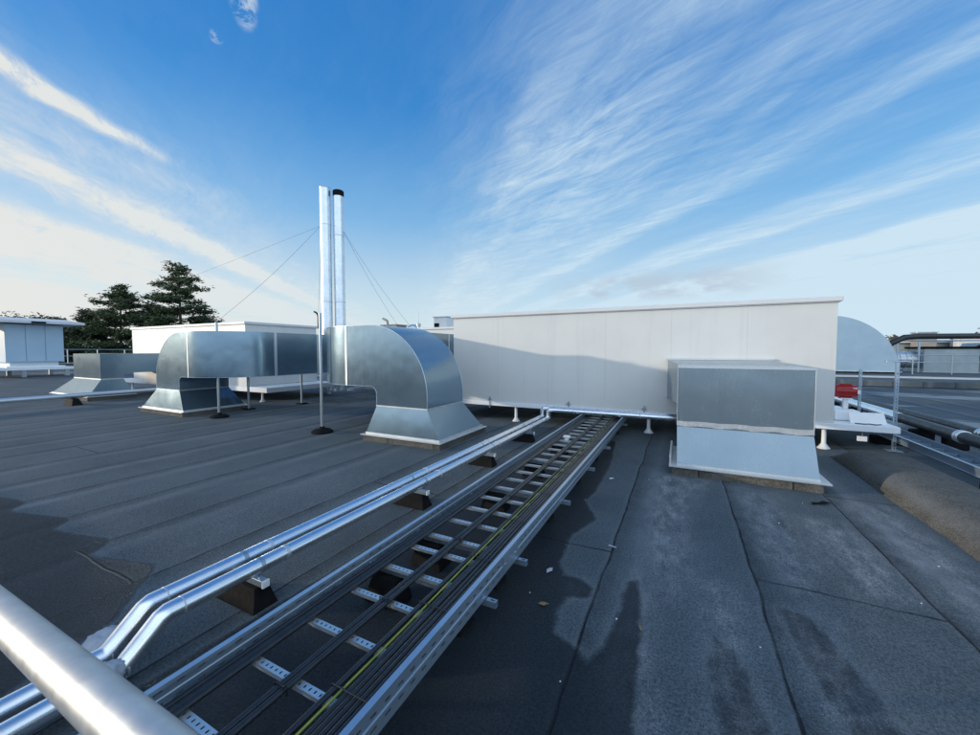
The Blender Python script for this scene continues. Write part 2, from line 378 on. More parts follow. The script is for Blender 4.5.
class MB:
    def __init__(self): self.bm = bmesh.new()
    def quad(self, *p):
        return self.bm.faces.new([self.bm.verts.new(q) for q in p])
    def box(self, x0, x1, y0, y1, z0, z1, bev=0., seg=1):
        b = bmesh.new()
        bmesh.ops.create_cube(b, size=1)
        for v in b.verts:
            v.co = Vector(((x0 + x1) / 2 + v.co.x * (x1 - x0), (y0 + y1) / 2 + v.co.y * (y1 - y0), (z0 + z1) / 2 + v.co.z * (z1 - z0)))
        if bev: bmesh.ops.bevel(b, geom=b.edges[:], offset=bev, segments=seg, affect='EDGES', profile=.5)
        self.merge(b); return self
    def merge(self, b):
        me = bpy.data.meshes.new('t'); b.to_mesh(me); b.free()
        self.bm.from_mesh(me); bpy.data.meshes.remove(me)
    def loft(self, rings, caps=True, closed=True):
        vr = [[self.bm.verts.new(p) for p in r] for r in rings]
        n = len(vr[0])
        for a, b in zip(vr, vr[1:]):
            for i in range(n if closed else n - 1):
                j = (i + 1) % n
                self.bm.faces.new((a[i], a[j], b[j], b[i]))
        if caps:
            self.bm.faces.new(vr[0][::-1]); self.bm.faces.new(vr[-1])
        return self
    def tube(self, pts, r, n=12, caps=True):
        pts = [Vector(p) for p in pts]
        rr = r if isinstance(r, (list, tuple)) else [r] * len(pts)
        rings = []; up = None
        for i, p in enumerate(pts):
            d0 = (p - pts[i - 1]).normalized() if i else None
            d1 = (pts[i + 1] - p).normalized() if i < len(pts) - 1 else None
            t = ((d0 or d1) + (d1 or d0)).normalized()
            if up is None:
                a = Vector((0, 0, 1)) if abs(t.z) < .9 else Vector((1, 0, 0))
                up = (a - t * a.dot(t)).normalized()
            else:
                up = (up - t * up.dot(t)).normalized()
            sd = t.cross(up)
            k = 1.0
            if d0 is not None and d1 is not None:
                k = 1.0 / max(.5, math.cos(d0.angle(d1) / 2))
                bd = (d1 - d0)
                bd = bd.normalized() if bd.length > 1e-5 else None
            else: bd = None
            ring = []
            for j in range(n):
                a = 2 * pi * j / n
                o = up * math.cos(a) * rr[i] + sd * math.sin(a) * rr[i]
                if bd is not None and k > 1.001: o = o + bd * (o.dot(bd)) * (k - 1)
                ring.append(p + o)
            rings.append(ring)
        return self.loft(rings, caps)
    def lathe(self, prof, c, n=20, axis='z', caps=True):
        rings = []
        for r, h in prof:
            ring = []
            for j in range(n):
                a = 2 * pi * j / n
                ca, sa = math.cos(a) * r, math.sin(a) * r
                q = {'z': (ca, sa, h), 'x': (h, ca, sa), 'y': (sa, h, ca)}[axis]
                ring.append(Vector(c) + Vector(q))
            rings.append(ring)
        return self.loft(rings, caps)
    def slotted(self, o, u, v, L, Wd, rows, n, sl, sw):
        """a sheet from o, L along u and Wd along v, with n slots (sl x sw) per row at the given v centres"""
        o, u, v = Vector(o), Vector(u), Vector(v)
        vs = [0.]
        for r in rows: vs += [r - sw / 2, r + sw / 2]
        vs.append(Wd)
        us = [0.]; p = L / n
        for i in range(n): us += [p * (i + .5) - sl / 2, p * (i + .5) + sl / 2]
        us.append(L)
        g = [[self.bm.verts.new(o + u * a + v * b) for b in vs] for a in us]
        for i in range(len(us) - 1):
            for j in range(len(vs) - 1):
                if i % 2 == 1 and j % 2 == 1: continue
                self.bm.faces.new((g[i][j], g[i + 1][j], g[i + 1][j + 1], g[i][j + 1]))
        return self
    def build(self, name, mat, parent=None, loc=(0, 0, 0), angle=32, weld=False):
        if weld: bmesh.ops.remove_doubles(self.bm, verts=self.bm.verts[:], dist=1e-4)
        org = ORI[parent.name] if parent is not None else Vector(loc)
        bmesh.ops.translate(self.bm, verts=self.bm.verts[:], vec=-org)
        bmesh.ops.recalc_face_normals(self.bm, faces=self.bm.faces[:])
        me = bpy.data.meshes.new(name); self.bm.to_mesh(me); self.bm.free()
        me.materials.append(mat)
        me.polygons.foreach_set('use_smooth', [True] * len(me.polygons))
        try: me.set_sharp_from_angle(angle=R(angle))
        except Exception: pass
        return fin(bpy.data.objects.new(name, me), loc, parent)

def jitter_line(p0, p1, n, amp, seed):
    r = random.Random(seed); out = []
    ph = [r.uniform(0, 6.28) for _ in range(4)]
    for i in range(n + 1):
        t = i / n; q = Vector(p0).lerp(Vector(p1), t); yy = q.y
        q.x += amp * (math.sin(yy * 1.7 + ph[0]) + .5 * math.sin(yy * 4.1 + ph[1]))
        q.z += amp * .5 * (math.sin(yy * 2.3 + ph[2]) + .4 * math.sin(yy * 5.2 + ph[3]))
        out.append(q)
    return out

# ------------------------------------------------------------------ the roof deck (structure)
DAMP_SHADE = [
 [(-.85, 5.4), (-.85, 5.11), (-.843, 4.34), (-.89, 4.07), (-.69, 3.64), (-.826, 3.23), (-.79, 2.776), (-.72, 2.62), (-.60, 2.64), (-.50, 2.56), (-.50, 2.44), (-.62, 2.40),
  (-.66, 2.26), (-.62, 2.06), (-.446, 1.98), (-.42, 1.90), (-.35, 2.055), (-.314, 2.38), (-.30, 2.75), (-.24, 2.8), (-.20, 2.57), (-.16, 2.0), (-.15, 1.6), (-.1, .8), (-2.28, .8), (-2.2, 3.0), (-2.0, 5.0), (-1.8, 7.0), (-1.0, 7.0)],  # wet felt right of the ladder, widened to paint the shade under it
 [(-14, 1.32), (-9, 1.36), (-7, 1.22), (-6.2, 1.40), (-5.95, 1.22), (-5.2, 1.44), (-5.0, 1.26), (-4.3, 1.42), (-4.1, 1.22), (-3.5, 1.40), (-3.2, 1.15), (-3.0, 1.0), (-2.7, .3), (-2.7, -1.7), (-14, -1.7)],  # the parapet's shadow painted darker into the felt colour
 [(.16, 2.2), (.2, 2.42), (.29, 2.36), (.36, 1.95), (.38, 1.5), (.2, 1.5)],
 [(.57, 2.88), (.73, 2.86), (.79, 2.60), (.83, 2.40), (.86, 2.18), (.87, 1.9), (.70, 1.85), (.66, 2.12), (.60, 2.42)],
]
WORN = [
 [(-.28, 5.4), (.35, 5.4), (.1, 4.3), (.1, 3.0), (-.05, 2.6), (-.28, 3.4)], [(.56, 5.2), (.95, 5.2), (.95, 3.6), (.75, 3.0), (.6, 3.6)],
 [(1.0, 4.6), (1.4, 4.6), (1.5, 3.4), (1.1, 3.2)], [(.16, 3.0), (.34, 3.0), (.36, 1.5), (.15, 1.5)], [(1.5, 5.3), (1.95, 5.3), (1.95, 3.0), (1.55, 3.0)],
 [(.55, 2.9), (.85, 2.9), (.9, 1.8), (.6, 1.8)], [(-.3, 2.9), (-.15, 2.9), (-.1, 1.6), (-.3, 1.9)], [(-.6, 2.62), (-.5, 2.5), (-.6, 2.42), (-.72, 2.5)],
]
def sdf(poly, x, y):
    d = 1e9; ins = False; n = len(poly); j = n - 1
    for i in range(n):
        ax, ay = poly[i]; bx, by = poly[j]
        ex, ey = bx - ax, by - ay; wx, wy = x - ax, y - ay
        t = max(0., min(1., (wx * ex + wy * ey) / (ex * ex + ey * ey)))
        q = (wx - ex * t) ** 2 + (wy - ey * t) ** 2
        if q < d: d = q
        if ((ay > y) != (by > y)) and (x < (bx - ax) * (y - ay) / (by - ay) + ax): ins = not ins
        j = i
    d = math.sqrt(d)
    return d if ins else -d
def axis_lines(lo, f0, f1, hi, fs, grow):
    out = []; x = f0; s = fs
    while x > lo: out.append(x); s *= grow; x -= s
    out.append(lo); out.reverse()
    x = f0 + fs; s = fs
    while x < f1: out.append(x); x += fs
    while x < hi: out.append(x); s *= grow; x += s
    out.append(hi); return out
XL, XH, YL, YH = -50., 40., -2.1, 46.
xs = axis_lines(XL, -2.4, 2.2, XH, .04, 1.04)
ys = axis_lines(YL, 1.3, 5.6, YH, .04, 1.05)
verts = []; damp_shade = []; worn = []
for yv in ys:
    for xv in xs:
        amp = .006
        z = amp * (mnoise.noise(Vector((xv * .9, yv * .5, 0))) - .3)
        verts.append((xv, yv, z))
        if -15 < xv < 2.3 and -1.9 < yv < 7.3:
            dd = max(min(sdf(p, xv, yv), .004 if kp >= 2 else 9) for kp, p in enumerate(DAMP_SHADE)); ww = max(sdf(p, xv, yv) for p in WORN)
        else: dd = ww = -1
        damp_shade.append(max(0., min(1., .5 + dd / .24))); worn.append(max(0., min(1., .5 + ww / .30)))
nx = len(xs)
faces = [(j * nx + i, j * nx + i + 1, (j + 1) * nx + i + 1, (j + 1) * nx + i) for j in range(len(ys) - 1) for i in range(nx - 1)]
# skirt: outer walls of the building below the deck
def skirt(loop):
    base = len(verts)
    for k in loop:
        verts.append((verts[k][0], verts[k][1], -8.0)); damp_shade.append(0.); worn.append(0.)
    m = len(loop)
    for i in range(m):
        faces.append((loop[i], base + i, base + (i + 1) % m, loop[(i + 1) % m]))
loop = [i for i in range(nx)] + [j * nx + nx - 1 for j in range(1, len(ys))] + [(len(ys) - 1) * nx + i for i in range(nx - 2, -1, -1)] + [j * nx for j in range(len(ys) - 2, 0, -1)]
skirt(loop)
me = bpy.data.meshes.new('roof_deck'); me.from_pydata(verts, [], faces)
for nm, arr in (('damp_shade', damp_shade), ('worn', worn)):
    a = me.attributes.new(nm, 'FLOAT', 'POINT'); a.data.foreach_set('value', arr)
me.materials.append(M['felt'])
me.polygons.foreach_set('use_smooth', [True] * len(me.polygons))
me.set_sharp_from_angle(angle=R(40))
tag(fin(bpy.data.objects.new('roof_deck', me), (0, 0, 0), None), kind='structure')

b = MB(); b.quad((-2500, -2500, -8), (2500, -2500, -8), (2500, 2500, -8), (-2500, 2500, -8))
tag(b.build('ground', M['field']), kind='structure')
# higher roof level at the far right
b = MB(); b.box(5.0, 40, 23.0, 46, .01, .27, .02)
tag(b.build('upper_roof', M['felt'], loc=(5, 23, 0)), kind='structure')

b = MB(); b.box(5.6, 39, 25.5, 26.9, .275, .30, .005)
tag(b.build('path', M['render_wall'], loc=(6, 26, .27)), kind='structure')
def slab_wall(name, label, x0, x1, y0, y1, h, cap=.05):
    t = empty(name, ((x0 + x1) / 2, (y0 + y1) / 2, 0), label, 'wall')
    b = MB(); b.box(x0, x1, y0, y1, .0, h, 0); b.build('wall', M['curbfelt'], t)
    b = MB(); b.box(x0 - .03, x1 + .03, y0 - .03, y1 + .03, h + .002, h + cap, .01); b.build('coping', M['flange'], t)
    return t
slab_wall('parapet_wall', 'unseen low felt covered parapet added behind the handrail to shade the near roof', -50, 40, -2.1, -1.8, 1.06)  # unseen wall, added behind the camera to cast the foreground shadow
slab_wall('parapet_wall', 'low felt covered parapet under the far railing before the pines', -50, -49.7, -1.7, 46, .46)

# rounded felt upstand on the right
b = MB()
def ridge_ring(y, k):
    pts = []
    w0, w1, h = 2.05, 2.84, .205 * k
    prof = [(0, 0), (.02, .05), (.05, .11), (.10, .17), (.16, .21), (.24, .232), (.34, .235), (.46, .225), (.58, .205), (.66, .19), (.685, .165), (.70, .0)]
    for a, z in prof:
        pts.append(Vector((w0 + a / .70 * (w1 - w0) + .012 * math.sin(y * 3.1 + a * 5), y, z / .235 * h + .004 * math.sin(y * 2.2 + a * 9))))
    return pts
yy = -1.75; ringsr = []
while yy < 7.05:
    ringsr.append(ridge_ring(yy, 1.0)); yy += .1
for q, k in ((7.1, .98), (7.18, .9), (7.26, .75), (7.34, .5), (7.40, .22), (7.43, .02)): ringsr.append(ridge_ring(q, k))
b.loft(ringsr, caps=True, closed=False) if False else None
vr = [[b.bm.verts.new(p) for p in r] for r in ringsr]
for a, c in zip(vr, vr[1:]):
    for i in range(len(a) - 1): b.bm.faces.new((a[i], a[i + 1], c[i + 1], c[i]))
b.bm.faces.new(vr[0])
o = b.build('roof_upstand', M['curbfelt'], loc=(2.4, 3, 0), angle=60)
tag(o, 'long rounded upstand covered in worn sandy felt beside the strut posts', 'upstand')

# ------------------------------------------------------------------ air handling units
def frustum(b, x, y, z0, z1, r0, r1, n=16):
    b.lathe([(r0, z0), (r1, z1)], (x, y, 0), n)

def make_ahu(label, x0, x1, y0, y1, z0, z1, bx0, bx1, bz0, feet, panel_w=1.25, roof_h=.08, over=.05, brackets=(), group=None):
    t = empty('air_handling_unit', ((x0 + x1) / 2, (y0 + y1) / 2, 0), label, 'air handler', group)
    b = MB()
    n = max(1, round((x1 - x0) / panel_w)); pw = (x1 - x0) / n
    b.box(x0 + .012, x1 - .012, y0 + .012, y1 - .012, z0 + .01, z1 - .01)
    for i in range(n):
        a, c = x0 + i * pw + (.0008 if i else 0), x0 + (i + 1) * pw - (.0008 if i < n - 1 else 0)
        b.box(a, c, y0, y0 + .01, z0, z1, .0012); b.box(a, c, y1 - .01, y1, z0, z1, .0012)
    m = max(1, round((y1 - y0) / panel_w)); ph = (y1 - y0 - .02) / m
    for i in range(m):
        a, c = y0 + .0105 + i * ph + .002, y0 + .0105 + (i + 1) * ph - .002
        b.box(x0, x0 + .01, a, c, z0, z1, .002); b.box(x1 - .01, x1, a, c, z0, z1, .002)
    b.build('body', M['panel'], t)
    b = MB(); b.box(x0 - over, x1 + over, y0 - over, y1 + over, z1 + .012, z1 + roof_h + .012, .008)
    b.box(x0 - over + .02, x1 + over - .02, y0 - over + .02, y1 + over - .02, z1 + .001, z1 + .011)
    b.build('roof_cap', M['cap'], t)
    b = MB()   # base frame: rail all round with a flat top, wider than the body
    fw_ = .16
    b.box(bx0, bx1, y0 - .03, y0 + fw_, bz0, z0 - .004, .006); b.box(bx0, bx1, y1 - fw_, y1 + .03, bz0, z0 - .004, .006)
    b.box(bx0, bx0 + fw_, y0 + fw_ + .002, y1 - fw_ - .002, bz0, z0 - .006, .006); b.box(bx1 - fw_, bx1, y0 + fw_ + .002, y1 - fw_ - .002, bz0, z0 - .006, .006)
    b.box(bx0 + .02, bx1 - .02, y0 + .02, y1 - .02, z0 - .03, z0 - .012)
    b.build('base_frame', M['base'], t)
    for fx in feet:
        for fy in (y0 + .06, y1 - .06):
            b = MB(); b.lathe([(.085, .0), (.088, .012), (.075, .022), (.040, .075), (.032, .09), (.030, bz0 + .002)], (fx, fy, 0), 18)
            b.build('foot', M['plastic'], t)
    for bx in brackets:
        b = MB()
        b.box(bx - .012, bx + .012, y0 - .048, y0 - .031, bz0 - .05, z0 + .10, .002)
        b.box(bx - .05, bx + .035, y0 - .031, y0 - .002, z0 + .03, z0 + .045, .002)
        b.tube([(bx - .04, y0 - .035, z0 + .036), (bx + .02, y0 - .035, z0 + .085)], .006, 8)
        b.build('clamp', M['pole'], t)
    return t

make_ahu('large white panelled plant unit spanning the roof behind the cable ladder, partly in shadow',
         -4.95, 2.22, 7.95, 10.5, .44, 2.375, -4.95, 3.0, .335, (-3.33, -.54, 2.12), brackets=(-3.95, -2.1, -.62))
make_ahu('white plant unit under the pine trees, half hidden by the curved blue grey duct',
         -19.9, -12.4, 7.45, 10.1, .46, 2.44, -20.7, -11.35, .30, (-20.2, -17.5, -14.6, -11.7))
make_ahu('white plant unit behind the near galvanised elbow duct with small vents on its roof',
         -13.2, -5.2, 12.7, 15.4, .46, 2.44, -13.4, -5.0, .30, (-12.8, -9, -5.6))

# far left unit on a tall stand, long overhanging roof
t = empty('air_handling_unit', (-37.2, 6.8, 0), 'white plant cabinet with wide overhanging roof on a raised stand at the left', 'air handler')
X1, X0, Y0, Y1, Z0, Z1 = -36.0, -38.4, 7.55, 9.98, .90, 3.22
b = MB(); b.box(X0, X1 - .02, Y0, Y1, Z0, Z1)
for i in range(3):
    w = (Y1 - Y0) / 3
    b.box(X1 - .02, X1 + .02, Y0 + i * w + .02, Y0 + (i + 1) * w - .02, Z0 + .05, Z1 - .02, .006)
b.build('body', M['shadepanel'], t)
b = MB(); b.loft([[Vector((X0 - .5, -2.5 + q * 13.3, Z1 + .01)), Vector((X1 + .7, -2.5 + q * 13.3, Z1 + .06)), Vector((X1 + .7, -2.5 + q * 13.3, Z1 + .20)), Vector((X0 - .5, -2.5 + q * 13.3, Z1 + .55))] for q in (0., 1.)])
b.build('roof_cap', M['cap'], t)
b = MB(); b.box(X0 - .3, X1 + .5, Y0 - 1.2, Y1 + .4, .42, .58, .01); b.box(X0, X1 + .1, Y0, Y1, .585, .66); 
b.box(X0 + .2, X1 - .3, Y0 + .2, Y1 - .2, .66, Z0 - .002)
b.build('base_frame', M['base'], t)
for fy in (Y0 - 1.0, Y0 + .6, Y1):
    for fx in (X0, X1 + .3):
        b = MB(); b.box(fx - .1, fx + .1, fy - .1, fy + .1, 0, .415, .01); b.build('foot', M['pole'], t)
b = MB(); b.box(X1 + .71, X1 + .8, Y0 + .9, Y0 + 1.5, Z1 + .06, Z1 + .17, .02); b.build('roof_lamp', M['black'], t)

# ------------------------------------------------------------------ ducts
def rect_ring(x0, x1, y0, y1, z):
    return [Vector((x0, y0, z)), Vector((x1, y0, z)), Vector((x1, y1, z)), Vector((x0, y1, z))]

def flare_parts(t, thr, base, z_thr, z_base, over=.07):
    b = MB(); b.loft([rect_ring(*base, z_base), rect_ring(*thr, z_thr)], caps=False)
    b.build('flared_base', M['duct'], t)
    x0, x1, y0, y1 = base
    b = MB(); b.box(x0 - over, x1 + over, y0 - over, y1 + over, z_base - .022, z_base - .002, .004)
    b.box(x0 - .003, x1 + .003, y0 - .003, y1 + .003, z_base - .001, z_base + .03)
    b.build('base_flange', M['flange'], t)
    b = MB(); b.box(x0 - over + .03, x1 + over - .03, y0 - over + .03, y1 + over - .03, -.02, z_base - .024, .01)
    b.build('curb', M['curbfelt'], t)

def band(b, rings, out=.006):
    """a raised standing seam following the outline of two neighbouring rings"""
    res = []
    for r in rings:
        c = sum(r, Vector()) / 4
        res.append([p + (p - c).normalized() * out * 1.4 for p in r])
    b.loft(res, caps=True)

def elbow_duct(label, sgn, cx, y0, y1, xb, yend, thr_w=None, base=None, zc=.82, ri=.14, ro=1.24, zthr=.61, zb=.12):
    t = empty('elbow_duct', (cx, (y0 + y1) / 2, 0), label, 'duct', 'gooseneck ducts from roof curbs to the plant units')
    rings = []
    def vring(r_in, r_out, th):
        xi, zi = cx - sgn * r_in * math.cos(th), zc + r_in * math.sin(th)
        xo, zo = cx - sgn * r_out * math.cos(th), zc + r_out * math.sin(th)
        return [Vector((xi, y0, zi)), Vector((xo, y0, zo)), Vector((xo, y1, zo)), Vector((xi, y1, zi))]
    r0 = vring(ri, ro, 0)
    low = [Vector((p.x, p.y, zthr)) for p in r0]
    rings.append(low)
    NA = 20
    for k in range(NA + 1): rings.append(vring(ri, ro, pi / 2 * k / NA))
    zi, zo = zc + ri, zc + ro
    ib = .15; yc = y1 + ib
    NB = 18; i_bend0 = len(rings)
    for k in range(NB + 1):
        f = pi / 2 * k / NB
        def pt(y_, z_):
            rr = yc - y_
            return Vector((xb + sgn * rr * math.sin(f), yc - rr * math.cos(f), z_))
        rings.append([pt(y0, zi), pt(y0, zo), pt(y1, zo), pt(y1, zi)])
    last = rings[-1]
    rings.append([Vector((p.x, yend, p.z)) for p in last])
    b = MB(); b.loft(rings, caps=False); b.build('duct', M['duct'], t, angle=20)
    for side in (1, 2):
        sb = MB(); sb.tube([r_[side] for r_ in rings], .006, 6); sb.build('edge_seam', M['tray'], t)
    sb = MB(); sb.tube([r_[0] for r_ in rings], .005, 6); sb.build('edge_seam', M['tray'], t)
    def seam(i, j, f0, f1):
        a, c = rings[i], rings[j]
        sm = MB()
        band(sm, [[p.lerp(q, f0) for p, q in zip(a, c)], [p.lerp(q, f1) for p, q in zip(a, c)]])
        sm.build('joint_flange', M['flange'], t)
    seam(0, 1, .0, .10)
    seam(NA + 1, i_bend0, .92, .99) if abs(xb - cx) > .3 else None
    nstr = max(1, round((yend - last[0].y) / 1.25))
    for q in range(nstr): seam(len(rings) - 2, len(rings) - 1, q / nstr + .001, q / nstr + .012)
    flare_parts(t, (min(low[0].x, low[1].x), max(low[0].x, low[1].x), y0, y1), base, zthr, zb)
    return t

td1 = elbow_duct('grey galvanised elbow duct with flared foot rising from its curb left of the cable ladder', -1, -5.0, 5.2, 6.35, -5.62, 12.695,
           base=(-5.05, -3.47, 5.12, 6.62))
td2 = elbow_duct('long curved galvanised duct reflecting deep blue, standing between the chimneys and the pines', 1, -10.9, 5.0, 6.15, -10.6, 12.695,
           base=(-12.75, -10.75, 4.93, 6.4))

# right cowl, boxy, running back to the big unit
t = empty('box_duct', (.7, 6.5, 0), 'square grey metal duct with flared front before the large white unit', 'duct')
cx0, cx1, cz = -.03, 1.42, 1.385
rings = [rect_ring(cx0, cx1, 5.70, 6.42, .59), rect_ring(cx0, cx1, 5.70, 6.42, .70), rect_ring(cx0, cx1, 5.70, 6.42, cz)]
b = MB(); b.loft(rings, caps=False)
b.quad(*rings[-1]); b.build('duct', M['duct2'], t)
b = MB()
def yr(x0, x1, z0, z1, y): return [Vector((x0, y, z0)), Vector((x1, y, z0)), Vector((x1, y, z1)), Vector((x0, y, z1))]
b.loft([yr(cx0 + .02, cx1 - .03, .76, cz - .004, 6.424), yr(cx0 + .02, cx1 - .03, .76, cz, 6.7), yr(-.21, 1.385, .755, 1.432, 7.55), yr(-.21, 1.385, .755, 1.432, 7.943)], caps=False)
b.build('rear_duct', M['duct2'], t)
b = MB()
for xe in (cx0, cx1): b.tube([(xe, 5.70, .60), (xe, 5.70, cz - .015)], .005, 6); b.build('edge_seam', M['flange'], t); b = MB()
band(b, [rect_ring(cx0, cx1, 5.70, 6.42, cz - .012), rect_ring(cx0, cx1, 5.70, 6.42, cz + .004)], .004)
b.build('joint_flange', M['flange'], t); b = MB(); b.box(-.24, 1.415, 7.905, 7.94, .725, .753, .003); b.build('joint_flange', M['flange'], t); b = MB(); b.box(-.24, 1.415, 7.905, 7.94, 1.434, 1.462, .003)
b.build('joint_flange', M['flange'], t)
b = MB()
def wavy(z0, z1, y, n, seed):
    r = random.Random(seed); pr = []
    for i in range(n + 1):
        x = cx0 + (cx1 - cx0) * i / n; k = math.sin(i * .9 + seed) * .008 + r.uniform(-.004, .004)
        pr.append(((x, y - .004 - abs(k) * .3, z0 + k), (x, y - .004 - abs(k) * .2, z1 + k * .5)))
    vv = [[b.bm.verts.new(p) for p in q] for q in pr]
    for a, c in zip(vv, vv[1:]): b.bm.faces.new((a[0], c[0], c[1], a[1]))
wavy(.60, .665, 5.70, 26, 3)
b.build('foil_tape', M['foil'], t)
b = MB(); b.loft([rect_ring(-.02, 1.44, 5.50, 6.50, .12), rect_ring(cx0, cx1, 5.70, 6.42, .588)], caps=False)
b.build('flared_base', M['duct2'], t)
b = MB(); b.box(-.115, 1.53, 5.42, 6.58, .098, .118, .003); b.box(-.115, -.09, 5.6, 6.58, .119, .20, .003)
b.box(-.022, 1.442, 5.497, 6.503, .119, .14)
b.build('base_flange', M['flange'], t)
b = MB(); b.box(-.085, 1.47, 5.45, 6.55, -.02, .096, .012); b.build('curb', M['curbfelt'], t)

# far left box duct
t = empty('box_duct', (-17.8, 5.9, 0), 'low box duct with sunlit flared front standing left of the curved blue duct', 'duct')
b = MB()
def xr(yA, zA, yB, zB):   # ring across X for a duct that turns from up to +Y; A outer, B inner
    return [Vector((-18.9, yA, zA)), Vector((-16.8, yA, zA)), Vector((-16.8, yB, zB)), Vector((-18.9, yB, zB))]
rr_ = [xr(5.45, .66, 6.02, .66), xr(5.45, .78, 6.02, .74), xr(5.45, 1.50, 6.06, .82), xr(6.2, 1.51, 6.2, .855), xr(7.44, 1.51, 7.44, .855)]
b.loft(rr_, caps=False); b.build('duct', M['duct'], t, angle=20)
b = MB(); band(b, [xr(5.45, .655, 6.02, .655), xr(5.45, .69, 6.02, .69)]); b.build('joint_flange', M['flange'], t)
flare_parts(t, (-18.9, -16.8, 5.45, 6.02), (-19.75, -16.75, 5.12, 6.28), .652, .14, .05)

# far right curved duct and silver box ducts on the upper roof
t = empty('elbow_duct', (10, 31, .27), 'pale blue quarter round duct rising beyond the right end of the large white unit', 'duct')
b = MB(); cc = Vector((7.9, 30.2, .40)); rings = []
for k in range(25):
    f = pi / 2 * k / 24
    rings.append([cc + Vector((r_ * math.cos(f), dy, r_ * math.sin(f))) for r_, dy in ((.55, 0), (3.35, 0), (3.35, 2.6), (.55, 2.6))])
rings.append([p + Vector((-2.2, 0, 0)) for p in rings[-1]])
b.loft(rings, caps=False); b.build('duct', M['paleduct'], t, angle=20)
b = MB(); b.box(8.35, 11.35, 30.1, 32.9, .36, .40, .01)
for q in range(5): b.box(8.6 + q * .6, 8.75 + q * .6, 30.08, 30.098, .36, .41)
b.build('base_flange', M['flange'], t)
b = MB(); b.box(8.5, 11.2, 30.2, 32.8, .272, .358); b.build('curb', M['black'], t)

t = empty('box_duct', (15, 34.5, .27), 'square silver duct with round branch on the far right roof under the black pipe', 'duct')
b = MB(); b.box(13.6, 16.0, 33.6, 35.6, .30, 1.72, .02); b.build('duct', M['greyduct'], t)
b = MB(); b.box(13.5, 16.1, 33.5, 35.7, 1.73, 1.86, .01); b.build('top_flange', M['black'], t)
b = MB(); b.lathe([(.52, 0), (.52, .3), (.56, .31), (.56, .36), (.52, .37), (.52, .62), (.56, .63), (.56, .68), (.52, .69), (.52, 1.2)], (12.39, 34.5, 1.02), 22, 'x')
b.build('round_branch', M['flange'], t)
b = MB(); b.box(13.5, 16.15, 33.4, 35.7, .272, .298); b.build('base_flange', M['flange'], t)
t = empty('box_duct', (17.5, 35.5, .27), 'angled silver duct at the far right edge beside a leaning black brace', 'duct')
b = MB(); b.loft([rect_ring(17.0, 19.4, 35.0, 37, .28), rect_ring(17.0, 19.4, 35.0, 37, 1.0), rect_ring(16.5, 19.4, 35.0, 37, 1.5), rect_ring(16.8, 19.4, 35.0, 37, 2.1)])
b.build('duct', M['greyduct'], t)
b = MB(); b.box(16.9, 19.5, 34.9, 37.1, .272, .279); b.build('base_flange', M['flange'], t)

t = empty('pipe_rack', (16, 33.2, .27), 'black insulated pipe carried high on grey posts across the far right roof', 'pipe')
b = MB(); b.tube([(11.4, 32.4, 1.85), (11.75, 32.45, 2.12), (12.3, 32.6, 2.42), (13.0, 32.8, 2.48), (22, 35.6, 2.50)], .17, 14); b.build('pipe', M['insul'], t)
for px_, py_ in ((12.0, 32.55), (13.1, 32.9), (16.3, 33.8), (18.5, 34.5)):
    b = MB(); b.box(px_ - .04, px_ + .04, py_ - .04, py_ + .04, .275, 2.3, .005); b.build('post', M['pole'], t)
b = MB(); b.tube([(11.9, 32.5, 2.22), (19, 34.6, 2.22)], .04, 8); b.tube([(11.9, 32.5, 1.05), (13.1, 32.85, 1.05)], .03, 8); b.build('rail', M['pole'], t)
for q in (0, .55):
    b = MB(); b.tube([(16.2 + q, 34.4 + q * .3, 1.75), (17.2 + q, 34.6 + q * .3, 2.36)], .11, 10); b.build('brace', M['insul'], t)

t = empty('guard_railing', (13, 30.4, .27), 'pale tube railing standing before the silver duct on the far right roof', 'railing')
for z in (.95, 1.35):
    b = MB(); b.tube([(11.6, 29.9, z), (19.5, 33.2, z)], .022, 8); b.build('rail', M['pole'], t)
for k in range(5):
    b = MB(); x, y = 11.7 + 1.9 * k, 29.94 + .793 * k; b.tube([(x, y, .272), (x, y, 1.36)], .025, 8); b.build('post', M['pole'], t)
for x, y, w, h, mt, lb in ((24.5, 60, 1.6, 2.0, 'brown', 'brown box vent on the far roofs, left of the white one'), (28.0, 60, 2.2, 1.5, 'panel', 'white box vent on the far roofs, right of the brown one')):
    t = empty('roof_vent', (x, y, -8), lb, 'vent')
    b = MB(); b.box(x - w / 2, x + w / 2, y, y + 1.4, -8, 1.6 + h, .03); b.build('casing', M[mt], t)
    b = MB(); b.box(x - w / 2 - .1, x + w / 2 + .1, y - .1, y + 1.5, 1.61 + h, 1.72 + h, .02); b.build('lid', M['flange'], t)
